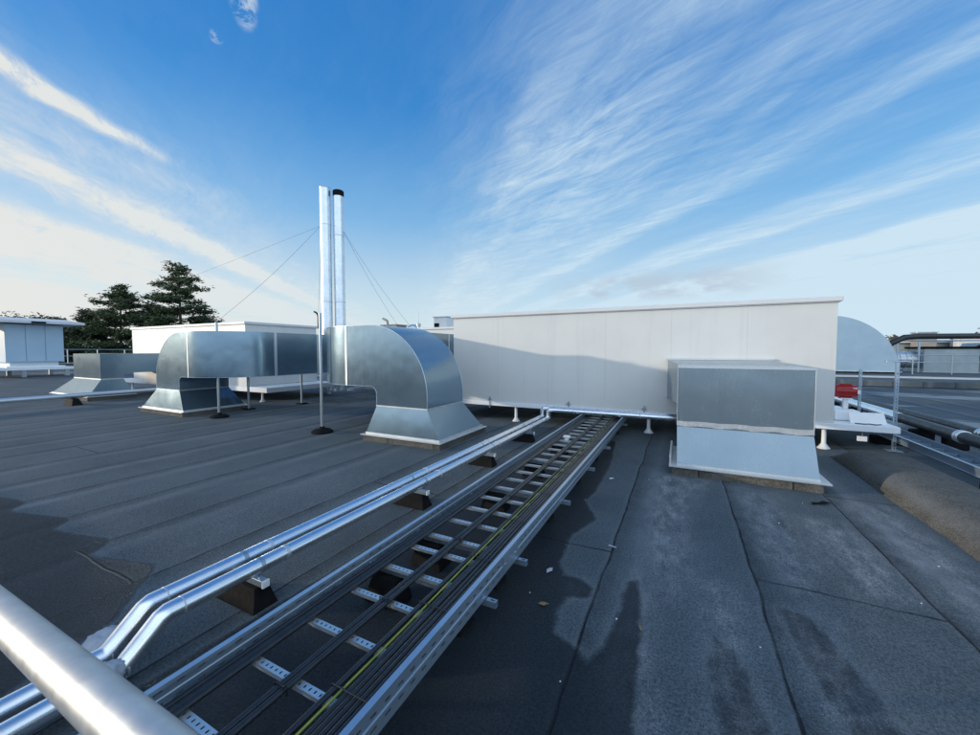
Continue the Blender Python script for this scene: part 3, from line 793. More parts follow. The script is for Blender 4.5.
# ------------------------------------------------------------------ pipes in the foreground
def silver_pipe(label, x, yr_, xend, zr):
    t = empty('silver_pipe', (x, 3, 0), label, 'pipe', 'silver lagged pipes beside the cable ladder')
    r = .047
    ztop = .262; zlow = .105
    pts = [(x, -1.4, zlow), (x, .775, zlow), (x, .80, zlow + .012), (x, .94, ztop - .014), (x, .97, ztop), (x, yr_ - .03, ztop), (x, yr_ - .006, ztop + .006), (x, yr_, ztop + .03), (x, yr_, zr - .05), (x + .015, yr_, zr - .012), (x + .05, yr_, zr), (xend, yr_, zr), (xend + .04, yr_ + .01, zr), (xend + .05, yr_ + .05, zr), (xend + .05, 7.94, zr)]
    b = MB(); b.tube(pts, r, 20); b.build('lagging', M['lagging'], t, angle=25)
    b = MB()
    for yb in (1.62, 3.42, 4.9, 6.2):
        b = MB(); b.lathe([(r + .0005, -.012), (r + .003, -.012), (r + .003, .012), (r + .0005, .012)], (x, yb, ztop), 20, 'y', False); b.build('joint_band', M['flange'], t)
    for yb in (.80 - .005, 1.03):
        zz_ = zlow if yb < .9 else ztop
        b = MB(); b.lathe([(r + .0004, -.004), (r + .002, -.004), (r + .002, .004), (r + .0004, .004)], (x, yb, zz_), 20, 'y', False); b.build('joint_band', M['flange'], t)
    xq = x + .5
    while xq < xend:
        b = MB(); b.lathe([(r + .0005, -.01), (r + .0025, -.01), (r + .0025, .01), (r + .0005, .01)], (xq, yr_, zr), 20, 'x', False); b.build('joint_band', M['flange'], t); xq += 1.2
    return t
silver_pipe('silver lagged pipe, the one farther from the cable ladder', -2.50, 7.42, .28, .44)
silver_pipe('silver lagged pipe, the one closer to the cable ladder', -2.33, 7.26, .28, .44)

def pipe_support(y, label):
    t = empty('pipe_support', (-2.42, y, 0), label, 'support block', 'black blocks under the silver pipes')
    b = MB(); b.loft([rect_ring(-2.74, -2.28, y - .08, y + .08, .001), rect_ring(-2.72, -2.295, y - .065, y + .065, .05), rect_ring(-2.68, -2.32, y - .045, y + .045, .135)])
    b.build('rubber_block', M['black'], t)
    b = MB(); b.box(-2.66, -2.285, y - .021, y + .021, .136, .178, .003); b.build('strut', M['tray'], t)
    b = MB(); b.box(-2.283, -2.27, y - .024, y + .024, .134, .18, .003); b.build('end_cap', M['plastic'], t); b = MB(); b.box(-2.675, -2.662, y - .024, y + .024, .134, .18, .003); b.build('end_cap', M['plastic'], t)
    for x in (-2.50, -2.33):
        b = MB(); b.lathe([(.044, -.014), (.0475, -.014), (.0475, .014), (.044, .014)], (x, y, .262), 20, 'y', False)
        b.box(x - .008, x + .008, y - .008, y + .008, .178, .217); b.build('clamp', M['pole'], t)
    return t
s0 = pipe_support(1.45, 'black rubber block under the silver pipes nearest their bends')
for yv, lb in ((3.15, 'black rubber block under the silver pipes, second from their bends'), (4.72, 'black rubber block under the silver pipes beside the elbow duct, third from the bends'), (6.3, 'black rubber block under the silver pipes nearest the white unit')):
    copy_tree(s0, (0, yv - 1.45, 0), lb)

def wrap(loc, sx, sy, sz, seed, name, label, wires=False):
    t = empty(name, loc, label, 'cloth wrap')
    b = MB(); bmesh.ops.create_icosphere(b.bm, subdivisions=4, radius=1)
    r = random.Random(seed); off = Vector((r.uniform(0, 9), r.uniform(0, 9), 0))
    for v_ in b.bm.verts:
        n_ = mnoise.noise(v_.co * 1.6 + off) * .28 + abs(mnoise.noise(v_.co * 3.4 + off)) * .30 + mnoise.noise(Vector((v_.co.x * 2, v_.co.y * 9, v_.co.z * 9)) + off) * .07
        v_.co = v_.co * (1 + n_)
        v_.co = Vector((v_.co.x * sx + loc[0], v_.co.y * sy + loc[1], max(v_.co.z * sz + loc[2], .004)))
    b.build('cloth', M['rag'], t, angle=80)
    if wires:
        for q in (0, 1):
            b = MB(); b.tube([(loc[0] + .01 + .02 * q, loc[1] + sy * .6, loc[2] + .03), (loc[0] + .015 + .022 * q, loc[1] + sy + .03, loc[2] + .045), (loc[0] + .01 + .03 * q, loc[1] + sy + .075, loc[2] + .03)], .0055, 8)
            b.build('wire_tail', M['red'] if q else M['plastic'], t)
    return t
wrap((-2.64, .83, .075), .075, .085, .065, 3, 'cloth_wrap', 'crumpled grey wrap with red wire tails beside the farther silver pipe', True)
wrap((-2.31, .71, .115), .060, .075, .062, 8, 'cloth_wrap', 'crumpled grey wrap tied round the silver pipe closer to the ladder')

# blurred handrail right in front of the camera
t = empty('guardrail', (-1.0, .24, 0), 'thick silver handrail crossing the lower corner close to the viewer, warm in the sun', 'handrail')
def hr(x): return Vector((x, .2295 - .03 * (x + 1.0), 1.078 + .085 * (x + 1.0)))
b = MB(); b.tube([hr(-3.2), hr(-2.2), hr(-1.25), hr(-.6), hr(.9)], .030, 40); b.build('rail', M['handrail'], t, angle=60)
for px_ in (-3.1, .85):
    q = hr(px_); b = MB(); b.tube([(q.x, q.y, .012), (q.x, q.y, q.z - .028)], .024, 20); b.lathe([(.11, .001), (.11, .012)], (q.x, q.y, 0), 24)
    b.build('post', M['handrail'], t)

# ------------------------------------------------------------------ cable ladder
LX0, LX1, LY0, LY1, LZ0, LZ1 = -1.77, -.965, -.7, 9.4, .200, .325
t = empty('cable_ladder', (-1.37, 4, 0), 'galvanised cable ladder carrying black cables across the roof to the large white unit', 'cable ladder')
Ln = LY1 - LY0
def rail_mesh(xw, inward):
    b = MB(); n = int(Ln / .075)
    b.slotted((xw, LY0, LZ0), (0, 1, 0), (0, 0, 1), Ln, LZ1 - LZ0, (.036, .089), n, .030, .009)
    x2 = xw + inward * .0032
    b.slotted((x2, LY0, LZ0), (0, 1, 0), (0, 0, 1), Ln, LZ1 - LZ0, (.036, .089), n, .030, .009)
    for z0, z1 in ((LZ0 - .002, LZ0), (LZ1, LZ1 + .002)):
        b.box(min(xw, xw + inward * .028), max(xw, xw + inward * .028), LY0, LY1, z0, z1)
    # folded lips and the pressed rib along the middle
    for z0, z1 in ((LZ0, LZ0 + .014), (LZ1 - .014, LZ1)):
        b.box(min(xw + inward * .026, xw + inward * .028), max(xw + inward * .026, xw + inward * .028), LY0, LY1, z0, z1)
    zm = (LZ0 + LZ1) / 2
    for q in (.0, ):
        b.tube([(xw + inward * .0016, LY0, zm), (xw + inward * .0016, LY1, zm)], .006, 8)
    return b
rail_mesh(LX0, 1).build('side_rail', M['tray'], t)
rail_mesh(LX1, -1).build('side_rail', M['tray'], t)
def rung(y):
    b = MB(); L = LX1 - LX0 - .012; w = .034
    b.slotted((LX0 + .006, y - w / 2, .226), (1, 0, 0), (0, 1, 0), L, w, (w / 2,), 26, .008, .014)
    b.box(LX0 + .006, LX1 - .006, y - w / 2, y - w / 2 + .0015, .206, .2255)
    b.box(LX0 + .006, LX1 - .006, y + w / 2 - .0015, y + w / 2, .206, .2255)
    return b
ry = [-.41, -.13, .16, .44, .73, 1.014, 1.298, 1.583, 1.86, 2.133, 2.331, 2.615, 2.894, 3.175, 3.46]
while ry[-1] < 9.1: ry.append(ry[-1] + .283)
r0_ = rung(ry[0]).build('rung', M['flange'], t)
for yv in ry[1:]:
    c = r0_.copy(); COL.objects.link(c); c.parent = t; c.location = (0, yv - ry[0], 0)
for xw in (LX0 + .002, LX1 - .002):
    b = MB()
    s_ = -1 if xw < -1.3 else 1
    xa, xb_ = xw + s_ * .004, xw + s_ * .006
    b.box(min(xa, xb_), max(xa, xb_), 2.11, 2.35, LZ0 + .01, LZ1 - .01)
    for yq in (2.15, 2.31): b.lathe([(.008, 0), (.008, .006)], (max(xa, xb_) if s_ > 0 else min(xa, xb_) - .006, yq, .262), 8, 'x')
    b.build('splice_plate', M['tray'], t)

def ladder_support(y, label):
    t = empty('ladder_support', (-1.37, y, 0), label, 'support', 'struts on black feet under the cable ladder')
    b = MB(); b.slotted((-1.90, y + .0145, .192), (1, 0, 0), (0, 1, 0), 1.00, .031, (.0155,), 20, .024, .010)
    b.box(-1.90, -.90, y + .0135, y + .0155, .158, .1915); b.box(-1.90, -.90, y + .0445, y + .0465, .158, .1915); b.box(-1.90, -.90, y + .016, y + .044, .157, .159)
    b.build('strut', M['tray'], t)
    for x in (-1.66, -1.20):
        b = MB(); b.loft([rect_ring(x - .13, x + .13, y - .08, y + .08, .001), rect_ring(x - .12, x + .12, y - .07, y + .07, .06), rect_ring(x - .09, x + .09, y - .045, y + .045, .155)])
        b.build('rubber_foot', M['black'], t)
    return t
sp = ladder_support(.16, 'strut and black feet under the nearest stretch of the cable ladder')
for yv, lb in ((1.86, 'strut and black feet under the cable ladder on the near side of its splice'), (2.331, 'strut and black feet under the cable ladder on the far side of its splice'),
               (3.46, 'strut and black feet under the cable ladder, next beyond the pair at the splice'), (4.592, 'strut and black feet under the cable ladder beside the box duct'),
               (5.724, 'strut and black feet under the cable ladder, last before the white unit'), (7.705, 'strut and black feet under the cable ladder, below the edge of the white unit')):
    copy_tree(sp, (0, yv - .16, 0), lb)

def cable(x0, z, r, seed, label, group, mat='cable', amp=.0025, x1=None):
    b = MB(); b.tube(jitter_line((x0, -.9, z), (x1 if x1 is not None else x0, 9.5, z), 90, amp, seed), r, 9)
    o = b.build('cable' if mat == 'cable' else 'earth_cable', M[mat], loc=(x0, 4, 0), angle=60)
    return tag(o, label, 'cable', group)
for k in range(8):
    cable(-1.162 + k * .0250, .2395, .0119, 20 + k, 'black cable in the flat strapped bundle along the right rail of the ladder', 'black cables in the flat bundle', amp=.0022)
cable(-1.186, .250, .0046, 31, 'green and yellow earth cable along the edge of the black bundle', None, 'earth', .003)
cable(-1.218, .243, .0125, 33, 'single thick black cable just left of the green and yellow cable', None, 'cable', .002)
for k in range(2):
    cable(-1.425 + k * .030, .245, .014, 41 + k, 'black cable of the pair down the middle of the ladder', 'pair of black cables in the middle of the ladder', amp=.0015)
for k in range(3):
    cable(-1.722 + k * .031, .244, .0145, 61 + k, 'black cable in the row along the inside of the left ladder rail', 'black cables along the left rail', amp=.002)

def tie(x0, x1, y, ztop, r):
    b = MB(); b.box(x0 - .003, x1 + .003, y - .0035, y + .0035, ztop, ztop + .003, .001)
    b.box(x0 - .0045, x0 - .0031, y - .0035, y + .0035, .228, ztop + .002); b.box(x1 + .0031, x1 + .0045, y - .0035, y + .0035, .228, ztop + .002)
    b.box(x1 - .012, x1 - .003, y - .006, y + .006, ztop + .003, ztop + .010, .001)
    return b
for yv in (.55, 1.05, 1.62, 2.15, 2.75, 3.4, 4.1, 4.9, 5.8):
    o = tie(-1.232, -.974, yv, .257, .01).build('cable_tie', M['tie'], loc=(-1.1, yv, .24)); tag(o, 'black tie strapped across the flat cable bundle on the ladder', 'cable tie', 'ties across the bundle')
for yv in (.95, 1.55, 2.3, 3.2, 4.3):
    o = tie(-1.441, -1.379, yv, .2605, .01).build('cable_tie', M['tie'], loc=(-1.41, yv, .24)); tag(o, 'black tie round the middle pair of cables', 'cable tie', 'ties round the middle pair')
# small white box on the ladder near the unit
b = MB(); b.box(-1.60, -1.50, 5.72, 5.80, .262, .295, .006); b.box(-1.58, -1.52, 5.74, 5.78, .2275, .2615)
tag(b.build('junction_box', M['plastic'], loc=(-1.55, 5.78, .23)), 'small white box sitting on the cable ladder near the white unit', 'junction box')

# ------------------------------------------------------------------ right side: posts, second ladder, black pipes, red motor
def strut_post(x, y, h, label):
    t = empty('strut_post', (x, y, 0), label, 'post', 'perforated strut posts')
    b = MB(); n = int(h / .05); w = .0205
    b.slotted((x - w, y - w, .012), (1, 0, 0), (0, 0, 1), 2 * w, h - .012, tuple(.05 * (i + .5) for i in range(n - 1)), 1, .013, .027)
    b.box(x - w, x - w + .002, y - w + .001, y + w, .012, h); b.box(x + w - .002, x + w, y - w + .001, y + w, .012, h)
    b.build('channel', M['tray'], t)
    b = MB(); b.box(x - .09, x + .09, y - .09, y + .09, .002, .011, .002); b.build('foot_plate', M['tray'], t)
    return t
strut_post(3.07, 8.30, 1.42, 'perforated strut post beside the rounded upstand, nearer of the two')
strut_post(3.30, 10.4, 1.22, 'perforated strut post behind the red motor, farther of the two')
b = MB(); b.box(2.93, 3.20, 8.27, 8.33, 1.423, 1.447, .003)
tag(b.build('cross_bar', M['tray'], loc=(3.07, 8.3, 1.42)), 'short galvanised bar lying across the top of the nearer strut post', 'bar')

t = empty('cable_ladder', (3.27, 9, 0), 'galvanised ladder frame lying low on the roof beside the black pipes', 'cable ladder')
for xv in (3.12, 3.42):
    b = MB(); b.box(xv - .002, xv + .002, 2.5, 20, .14, .24); b.box(xv - .02, xv + .02, 2.5, 20, .241, .245); b.box(xv - .02, xv + .02, 2.5, 20, .135, .139)
    b.build('side_rail', M['tray'], t)
yv = 2.7
b = MB(); b.box(3.125, 3.415, yv - .02, yv + .02, .15, .19); r1_ = b.build('rung', M['tray'], t)
for k in range(1, 56):
    c = r1_.copy(); COL.objects.link(c); c.parent = t; c.location = (0, .3 * k, 0)
for k in range(6):
    b = MB(); b.box(3.0, 3.6, 3.2 + 2.8 * k, 3.4 + 2.8 * k, .001, .133, .01); b.build('rubber_foot', M['black'], t)

def black_pipe(x, z, r, label, bands):
    t = empty('insulated_pipe', (x, 9, 0), label, 'pipe', 'black insulated pipes')
    b = MB(); b.tube(jitter_line((x, 2.0, z), (x, 22.8, z), 60, .006, int(x * 100)), r, 16); b.build('insulation', M['insul'], t, angle=60)
    for yb in bands:
        b = MB(); b.lathe([(r + .001, -.06), (r + .008, -.058), (r + .008, -.01), (r + .004, 0), (r + .008, .01), (r + .008, .058), (r + .001, .06)], (x, yb, z), 18, 'y', False)
        b.build('silver_band', M['foil'], t)
    if x < 3.8:
        b = MB(); b.tube([(x, 9.6, z), (x, 14, z), (x, 22.7, z)], r + .009, 18); b.build('silver_lagging', M['lagging'], t, angle=60)
    for k in range(7):
        b = MB(); yy_ = 3.3 + 2.8 * k; b.box(x - .14, x + .14, yy_ - .07, yy_ + .07, .001, z - r - .001, .012); b.build('rest', M['black'], t)
    return t
black_pipe(3.62, .37, .085, 'thick black insulated pipe with silver bands, the one closer to the strut posts', (3.9, 7.85, 12.3, 16.5))
black_pipe(4.02, .36, .080, 'thick black insulated pipe with silver bands, the one farther from the strut posts', (5.2, 8.25, 13.8))

t = empty('pump_motor', (2.58, 8.72, 0), 'red motor with rounded ends on a short white stand', 'motor')
b = MB(); b.lathe([(.02, -.175), (.07, -.172), (.105, -.15), (.115, -.11), (.118, .0), (.115, .09), (.10, .14), (.06, .165), (.02, .168)], (2.58, 8.72, .90), 24, 'x')
for k in range(14):
    a = 2 * pi * k / 14; ca, sa = math.cos(a), math.sin(a)
    b.loft([[Vector((2.58 + dx, 8.72 + ca * r_ - sa * w_, .90 + sa * r_ + ca * w_)) for r_, w_ in ((.112, -.004), (.128, -.003), (.128, .003), (.112, .004))] for dx in (-.09, .07)])
b.build('body', M['red'], t)
b = MB(); b.box(2.705, 2.74, 8.60, 8.625, .86, .93, .003); b.box(2.64, 2.70, 8.592, 8.60, .95, .965, .002); b.build('nameplate', M['plastic'], t)
b = MB(); b.box(2.545, 2.615, 8.69, 8.75, .436, .785, .006); b.box(2.50, 2.66, 8.65, 8.79, .765, .784, .003); b.box(2.48, 2.68, 8.63, 8.81, .437, .447, .003); b.build('stand', M['plastic'], t)

t = empty('junction_box', (2.65, 8.2, 0), 'white metal box with lifted lid panel resting on the white base frame', 'box')
b = MB(); b.box(2.34, 2.66, 8.34, 8.62, .437, .60, .006); b.build('body', M['base'], t)
b = MB(); b.loft([[Vector((2.46, 8.05, .438)), Vector((2.92, 8.12, .438)), Vector((2.92, 8.135, .438)), Vector((2.46, 8.065, .438))], [Vector((2.45, 8.14, .605)), Vector((2.90, 8.20, .605)), Vector((2.90, 8.215, .605)), Vector((2.45, 8.155, .605))]])
b.build('lid', M['plastic'], t)
b = MB(); b.tube([(2.50, 8.02, .447), (2.6, 7.99, .446), (2.68, 8.03, .447), (2.74, 7.98, .446), (2.82, 8.04, .447)], .008, 8)
b.build('lead', M['cable'], t)
b = MB(); b.box(2.18, 2.30, 7.99, 8.02, .17, .25, .004); b.build('hanging_tag', M['plastic'], loc=(2.24, 8, .2))
bpy.data.objects['hanging_tag'].name = 'cable_clamp'
tag(bpy.data.objects['cable_clamp'], 'small pale clamp hanging under the right end of the white base frame', 'clamp')
bpy.data.objects['cable_clamp'].location.x += .35
b = MB(); b.tube([(2.59, 8.0, .25), (2.59, 8.0, .312)], .006, 6)
o = b.build('stem', M['pole']); o.parent = bpy.data.objects['cable_clamp']; o.location = -Vector(bpy.data.objects['cable_clamp'].location)

# ------------------------------------------------------------------ poles, chimneys, wires
def rod(x, y, h, r, label, tip=False):
    t = empty('lightning_rod', (x, y, 0), label, 'pole', 'thin poles on black weighted feet')
    b = MB(); b.tube([(x, y, .05), (x, y, h)], r, 12); b.build('pole', M['pole'], t)
    b = MB(); b.lathe([(.20, .002), (.20, .03), (.15, .065), (.06, .085), (.04, .12)], (x, y, 0), 24); b.build('weighted_foot', M['black'], t)
    if tip:
        b = MB(); b.tube([(x - .04, y - .01, h - .3), (x - .04, y - .01, h - .06), (x - .055, y - .01, h - .02), (x - .10, y - .01, h + .015), (x - .15, y - .01, h + .03)], .016, 10); b.build('bent_tip', M['black'], t)
    return t
rod(-9.9, 5.28, 2.28, .028, 'thin grey pole on a black foot before the curved blue duct')
rod(-6.27, 5.20, 2.33, .027, 'thin grey pole with bent black tip beside the chimneys', True)
for x, y, lb in ((-10.55, 6.38, 'short grey leg under the bend of the curved blue duct'), (-10.2, 7.75, 'short grey leg under the straight run of the curved blue duct')):
    t = empty('duct_leg', (x, y, 0), lb, 'support', 'legs under the curved blue duct')
    b = MB(); b.tube([(x, y, .02), (x, y, .955)], .03, 10); b.build('leg', M['pole'], t)
    b = MB(); b.box(x - .12, x + .12, y - .12, y + .12, .001, .03, .006); b.build('foot_plate', M['black'], t)

def chimney(x, y, h, label, cap):
    t = empty('chimney', (x, y, 0), label, 'chimney', 'twin stainless chimneys')
    r = .212
    b = MB(); b.tube([(x, y, .0), (x, y, h)], r, 32, caps=True); b.build('flue', M['flue'], t, angle=60)
    for z in (1.3, 3.6, 6.3 if cap else 6.7):
        b = MB(); b.lathe([(r + .0005, z - .02), (r + .006, z - .015), (r + .006, z + .015), (r + .0005, z + .02)], (x, y, 0), 32, 'z', False); b.build('joint_band', M['flange'], t)
    if cap:
        b = MB(); b.lathe([(r - .01, h - .02), (r + .004, h - .02), (r + .004, h + .2), (r - .02, h + .22), (.02, h + .21)], (x, y, 0), 32); b.build('cap', M['black'], t)
    else:
        b = MB(); b.lathe([(r - .02, h - .1), (r + .003, h - .03), (r + .004, h + .0), (r - .015, h + .005), (r - .02, h - .08)], (x, y, 0), 32, 'z', False); b.build('rim', M['pole'], t)
        b = MB(); b.box(x - r - .06, x - r + .0, y - .03, y + .03, h - .2, h - .14, .005); b.build('bracket', M['pole'], t)
    return t
chimney(-13.03, 11.16, 8.18, 'tall stainless chimney with open top, the taller of the pair', False)
chimney(-12.66, 11.50, 7.90, 'tall stainless chimney with black cap, the shorter of the pair', True)
def wire(p0, p1, label, r=.0032):
    b = MB(); n = 14; pts = []
    for i in range(n + 1):
        q = Vector(p0).lerp(Vector(p1), i / n); q.z -= .15 * math.sin(pi * i / n); pts.append(q)
    b.tube(pts, r, 6); tag(b.build('guy_wire', M['wire'], loc=p0, angle=60), label, 'wire', 'guy wires staying the chimneys')
A, B = Vector((-13.24, 11.10, 6.69)), Vector((-12.46, 11.56, 6.47))
wire(A, (-14.6, 7.7, 2.53), 'guy wire from the taller chimney down to the unit under the pines, the steeper one', .0045)
wire(A, (-35.3, 9.76, 3.45), 'guy wire from the taller chimney stretching out to the far left cabinet roof', .0045)
wire(B, (-10.1, 12.95, 2.53), 'guy wire from the capped chimney to the unit behind, the farther reaching one', .0045)
wire(B, (-10.75, 12.95, 2.53), 'guy wire from the capped chimney to the unit behind, the steeper one', .0045)
wire(A, (-13.45, 10.9, .05), 'thin wire hanging straight down along the taller chimney', .005)

# small vents on the unit behind
t = empty('fan_box', (-8.7, 13.7, 2.51), 'grey box fan with dark open side standing on the unit behind the elbow duct', 'fan')
b = MB(); b.box(-9.25, -8.62, 13.3, 13.9, 2.515, 2.98, .01); b.build('casing', M['panel'], t)
b = MB(); b.box(-9.30, -8.57, 13.25, 13.95, 2.983, 3.02, .006); b.build('lid', M['flange'], t)
b = MB(); b.box(-9.22, -8.98, 13.285, 13.297, 2.53, 2.74, .002); b.build('opening', M['black'], t)
t = empty('roof_vent', (-11.5, 13.5, 2.51), 'brown box vent on the unit behind the elbow duct', 'vent')
b = MB(); b.box(-12.0, -11.15, 13.2, 13.9, 2.515, 2.72, .01); b.build('casing', M['brown'], t)
b = MB(); b.box(-12.05, -11.1, 13.15, 13.95, 2.722, 2.76, .006); b.build('lid', M['brown'], t)
b = MB(); b.tube([(-11.42, 12.95, 2.45), (-11.42, 12.95, 2.82), (-11.45, 12.95, 2.90), (-11.55, 12.95, 2.95), (-11.68, 12.95, 3.0)], .05, 12)
tag(b.build('vent_pipe', M['brown'], loc=(-11.42, 12.95, 2.45)), 'thin dark vent pipe with bent top before the brown box vent', 'pipe')
b = MB(); b.lathe([(.28, 2.512), (.27, 2.60), (.2, 2.70), (.1, 2.75), (.01, 2.76)], (-10.55, 13.6, 0), 20)
o = b.build('dome_vent', M['flange'], loc=(-10.55, 13.6, 2.51)); tag(o, 'low grey dome vent on the unit behind the elbow duct', 'vent')
b = MB(); b.lathe([(.05, 2.512), (.05, 2.62), (.09, 2.63), (.09, 2.74), (.02, 2.76)], (-9.95, 13.2, 0), 14); b.tube([(-9.95, 13.2, 2.75), (-9.95, 13.2, 3.25)], .008, 6)
o = b.build('aerial', M['pole'], loc=(-9.95, 13.2, 2.51)); tag(o, 'small stubby aerial between the dome vent and the box fan', 'aerial')

# long low pipe on the left
t = empty('silver_pipe', (-16.1, 5, 0), 'long low silver pipe on wooden blocks at the far left of the roof', 'pipe')
b = MB(); b.tube([(-16.1, -1.5, .27), (-16.1, 7.2, .27)], .07, 16); b.build('lagging', M['flange'], t)
for yv in (1.2, 4.6, 6.9):
    b = MB(); b.loft([rect_ring(-16.4, -15.8, yv - .12, yv + .12, .001), rect_ring(-16.3, -15.9, yv - .06, yv + .06, .198)]); b.build('block', M['black'], t)

# railing along the far parapet
t = empty('guard_railing', (-49.85, 20, .51), 'thin grey guard railing on the far parapet below the pines', 'railing')
for z in (1.72, 1.12):
    b = MB(); b.tube([(-49.85, 2, z), (-49.85, 45, z)], .035, 8); b.build('rail', M['pole'], t)
for k in range(22):
    b = MB(); b.box(-49.88, -49.82, 2 + 2 * k, 2.06 + 2 * k, .511, 1.72); b.build('post', M['pole'], t)

# ------------------------------------------------------------------ trees
def clump(b, c, r, n, size, flat, rg):
    for _ in range(n):
        d = Vector((rg.gauss(0, 1), rg.gauss(0, 1), rg.gauss(0, flat)))
        p = c + d * r * .5
        a = rg.uniform(0, 6.28); e = rg.uniform(-.5, .7)
        t_ = Vector((math.cos(a) * math.cos(e), math.sin(a) * math.cos(e), math.sin(e)))
        s_ = t_.cross(Vector((rg.uniform(-1, 1), rg.uniform(-1, 1), rg.uniform(-1, 1)))).normalized()
        L = size * rg.uniform(.6, 1.3); w = L * .19
        v1 = b.bm.verts.new(p - s_ * w); v2 = b.bm.verts.new(p + s_ * w); v3 = b.bm.verts.new(p + t_ * L)
        b.bm.faces.new((v1, v2, v3))

def pine(x, y, z0, H, spread, label, seed, nl=46, mat='needle', t0=.25, dens=1., size=.36, kind='pine_tree', gap=.0):
    rg = random.Random(seed)
    t = empty(kind, (x, y, z0), label, 'tree', 'conifers beyond the roof edge')
    b = MB(); c = MB()
    lean = Vector((rg.uniform(-.4, .4), rg.uniform(-.4, .4), 0))
    def tp(q): return Vector((x, y, z0)) + Vector((lean.x * q * q, lean.y * q * q, H * q))
    b.tube([tp(q / 8) for q in range(9)], [.30 * (1 - q / 8 * .93) * H / 18 + .02 for q in range(9)], 9)
    for i in range(nl):
        q = t0 + (1 - t0) * ((i + rg.uniform(0, .8)) / nl)
        f = (q - t0) / (1 - t0)
        L = spread * (.20 + .95 * (1 - f) ** .75) * rg.uniform(.55, 1.2)
        if f > .9: L = spread * rg.uniform(.08, .25)
        a = i * 2.4 + rg.uniform(-.5, .5)
        dirv = Vector((math.cos(a), math.sin(a), 0))
        p0 = tp(q); rise = rg.uniform(-.06, .30) * L
        pm_ = p0 + dirv * L * .5 + Vector((0, 0, rise * .65)); pe = p0 + dirv * L + Vector((0, 0, rise))
        b.tube([p0, pm_, pe], [.055 * H / 18, .035 * H / 18, .012], 5)
        steps = max(3, int(L / .30))
        for k in range(steps):
            s_ = .28 + .72 * (k + rg.uniform(0, 1)) / steps
            pp = p0.lerp(pe, s_) + Vector((0, 0, rise * .25 * math.sin(pi * s_)))
            side = Vector((-dirv.y, dirv.x, 0)) * rg.uniform(-1, 1) * L * .26 * (1.1 - abs(s_ - .6))
            if rg.random() < gap: continue
            clump(c, pp + side + Vector((0, 0, rg.uniform(-.1, .3))), .58, int(27 * dens), size, .55, rg)
            clump(c, pp - side * .7, .52, int(22 * dens), size, .5, rg)
    b.build('trunk', M['bark'], t, angle=60)
    c.build('crown', M[mat], t, angle=10)
    return t
pine(-56.6, 26.0, -8, 20.2, 5.2, 'tallest pine with a ragged open top beyond the roof edge', 11, 58, t0=.34, gap=.10, dens=1.15)
pine(-63.3, 22.5, -8, 17.6, 4.6, 'second tallest pine with a rounded top, left of the tallest pine', 5, 54, t0=.36, gap=.05, dens=1.2)
pine(-66.5, 20.4, -8, 14.4, 4.6, 'dark bushy conifer low between the white cabinet and the pines', 21, 54, 'needle2', .15, 1.3, .40, 'conifer_tree')
pine(-61.0, 25.5, -8, 13.8, 4.6, 'dark bushy conifer filling the gap between the two pines', 22, 52, 'needle2', .12, 1.3, .40, 'conifer_tree')
pine(-55.0, 28.5, -8, 13.2, 5.2, 'dark low conifer under the right side of the tallest pine', 23, 50, 'needle2', .12, 1.3, .40, 'conifer_tree')
pine(-72.0, 19.5, -8, 13.6, 4.8, 'dark conifer just past the end of the cabinet roof', 24, 50, 'needle2', .12, 1.3, .40, 'conifer_tree')

pine(-59.8, 24.3, -8, 15.4, 4.2, 'dark conifer standing directly between the two pines', 25, 52, 'needle2', .12, 1.4, .40, 'conifer_tree')
pine(-69.2, 21.8, -8, 13.6, 4.6, 'dark conifer in the middle of the dark mass left of the pines', 26, 52, 'needle2', .10, 1.4, .40, 'conifer_tree')
def broad(x, y, z0, H, rad, label, seed, mat, n=60, size=.8):
    rg = random.Random(seed)
    t = empty('tree', (x, y, z0), label, 'tree', 'broad trees far away')
    b = MB(); b.tube([(x, y, z0), (x, y, z0 + H * .45), (x + .3, y, z0 + H * .8)], [.04 * H, .03 * H, .008 * H], 7)
    c = MB()
    for k in range(n):
        a = rg.uniform(0, 6.28); rr2 = rad * math.sqrt(rg.random()); hz = z0 + H * (.55 + .42 * rg.random() * (1 - (rr2 / rad) ** 2 * .7))
        p = Vector((x + math.cos(a) * rr2, y + math.sin(a) * rr2, hz))
        if k % 3 == 0: b.tube([(x, y, z0 + H * .4), p], [.012 * H, .004 * H], 4)
        clump(c, p, rad * .34, 26, size, .7, rg)
    b.build('trunk', M['bark'], t); c.build('crown', M[mat], t, angle=10)
for i, (px_, fwd, H, rad, lb) in enumerate(((-12, 150, 24.6, 9, 'far dark tree low over the cabinet roof, leftmost of the row'), (22, 150, 25.2, 9.5, 'far dark tree with the broadest crown above the cabinet roof'),
                                            (38, 150, 25.0, 7, 'far dark tree rising just right of the broadest one'), (60, 150, 24.0, 6.5, 'far dark tree nearest the conifers, right end of the row'))):
    rx = (px_ - 490) / 383 * fwd
    x = rx * math.cos(yaw) - fwd * math.sin(yaw); y = rx * math.sin(yaw) + fwd * math.cos(yaw)
    broad(x, y, -8, H, rad, lb, 70 + i, 'farleaf', 80, 1.4)
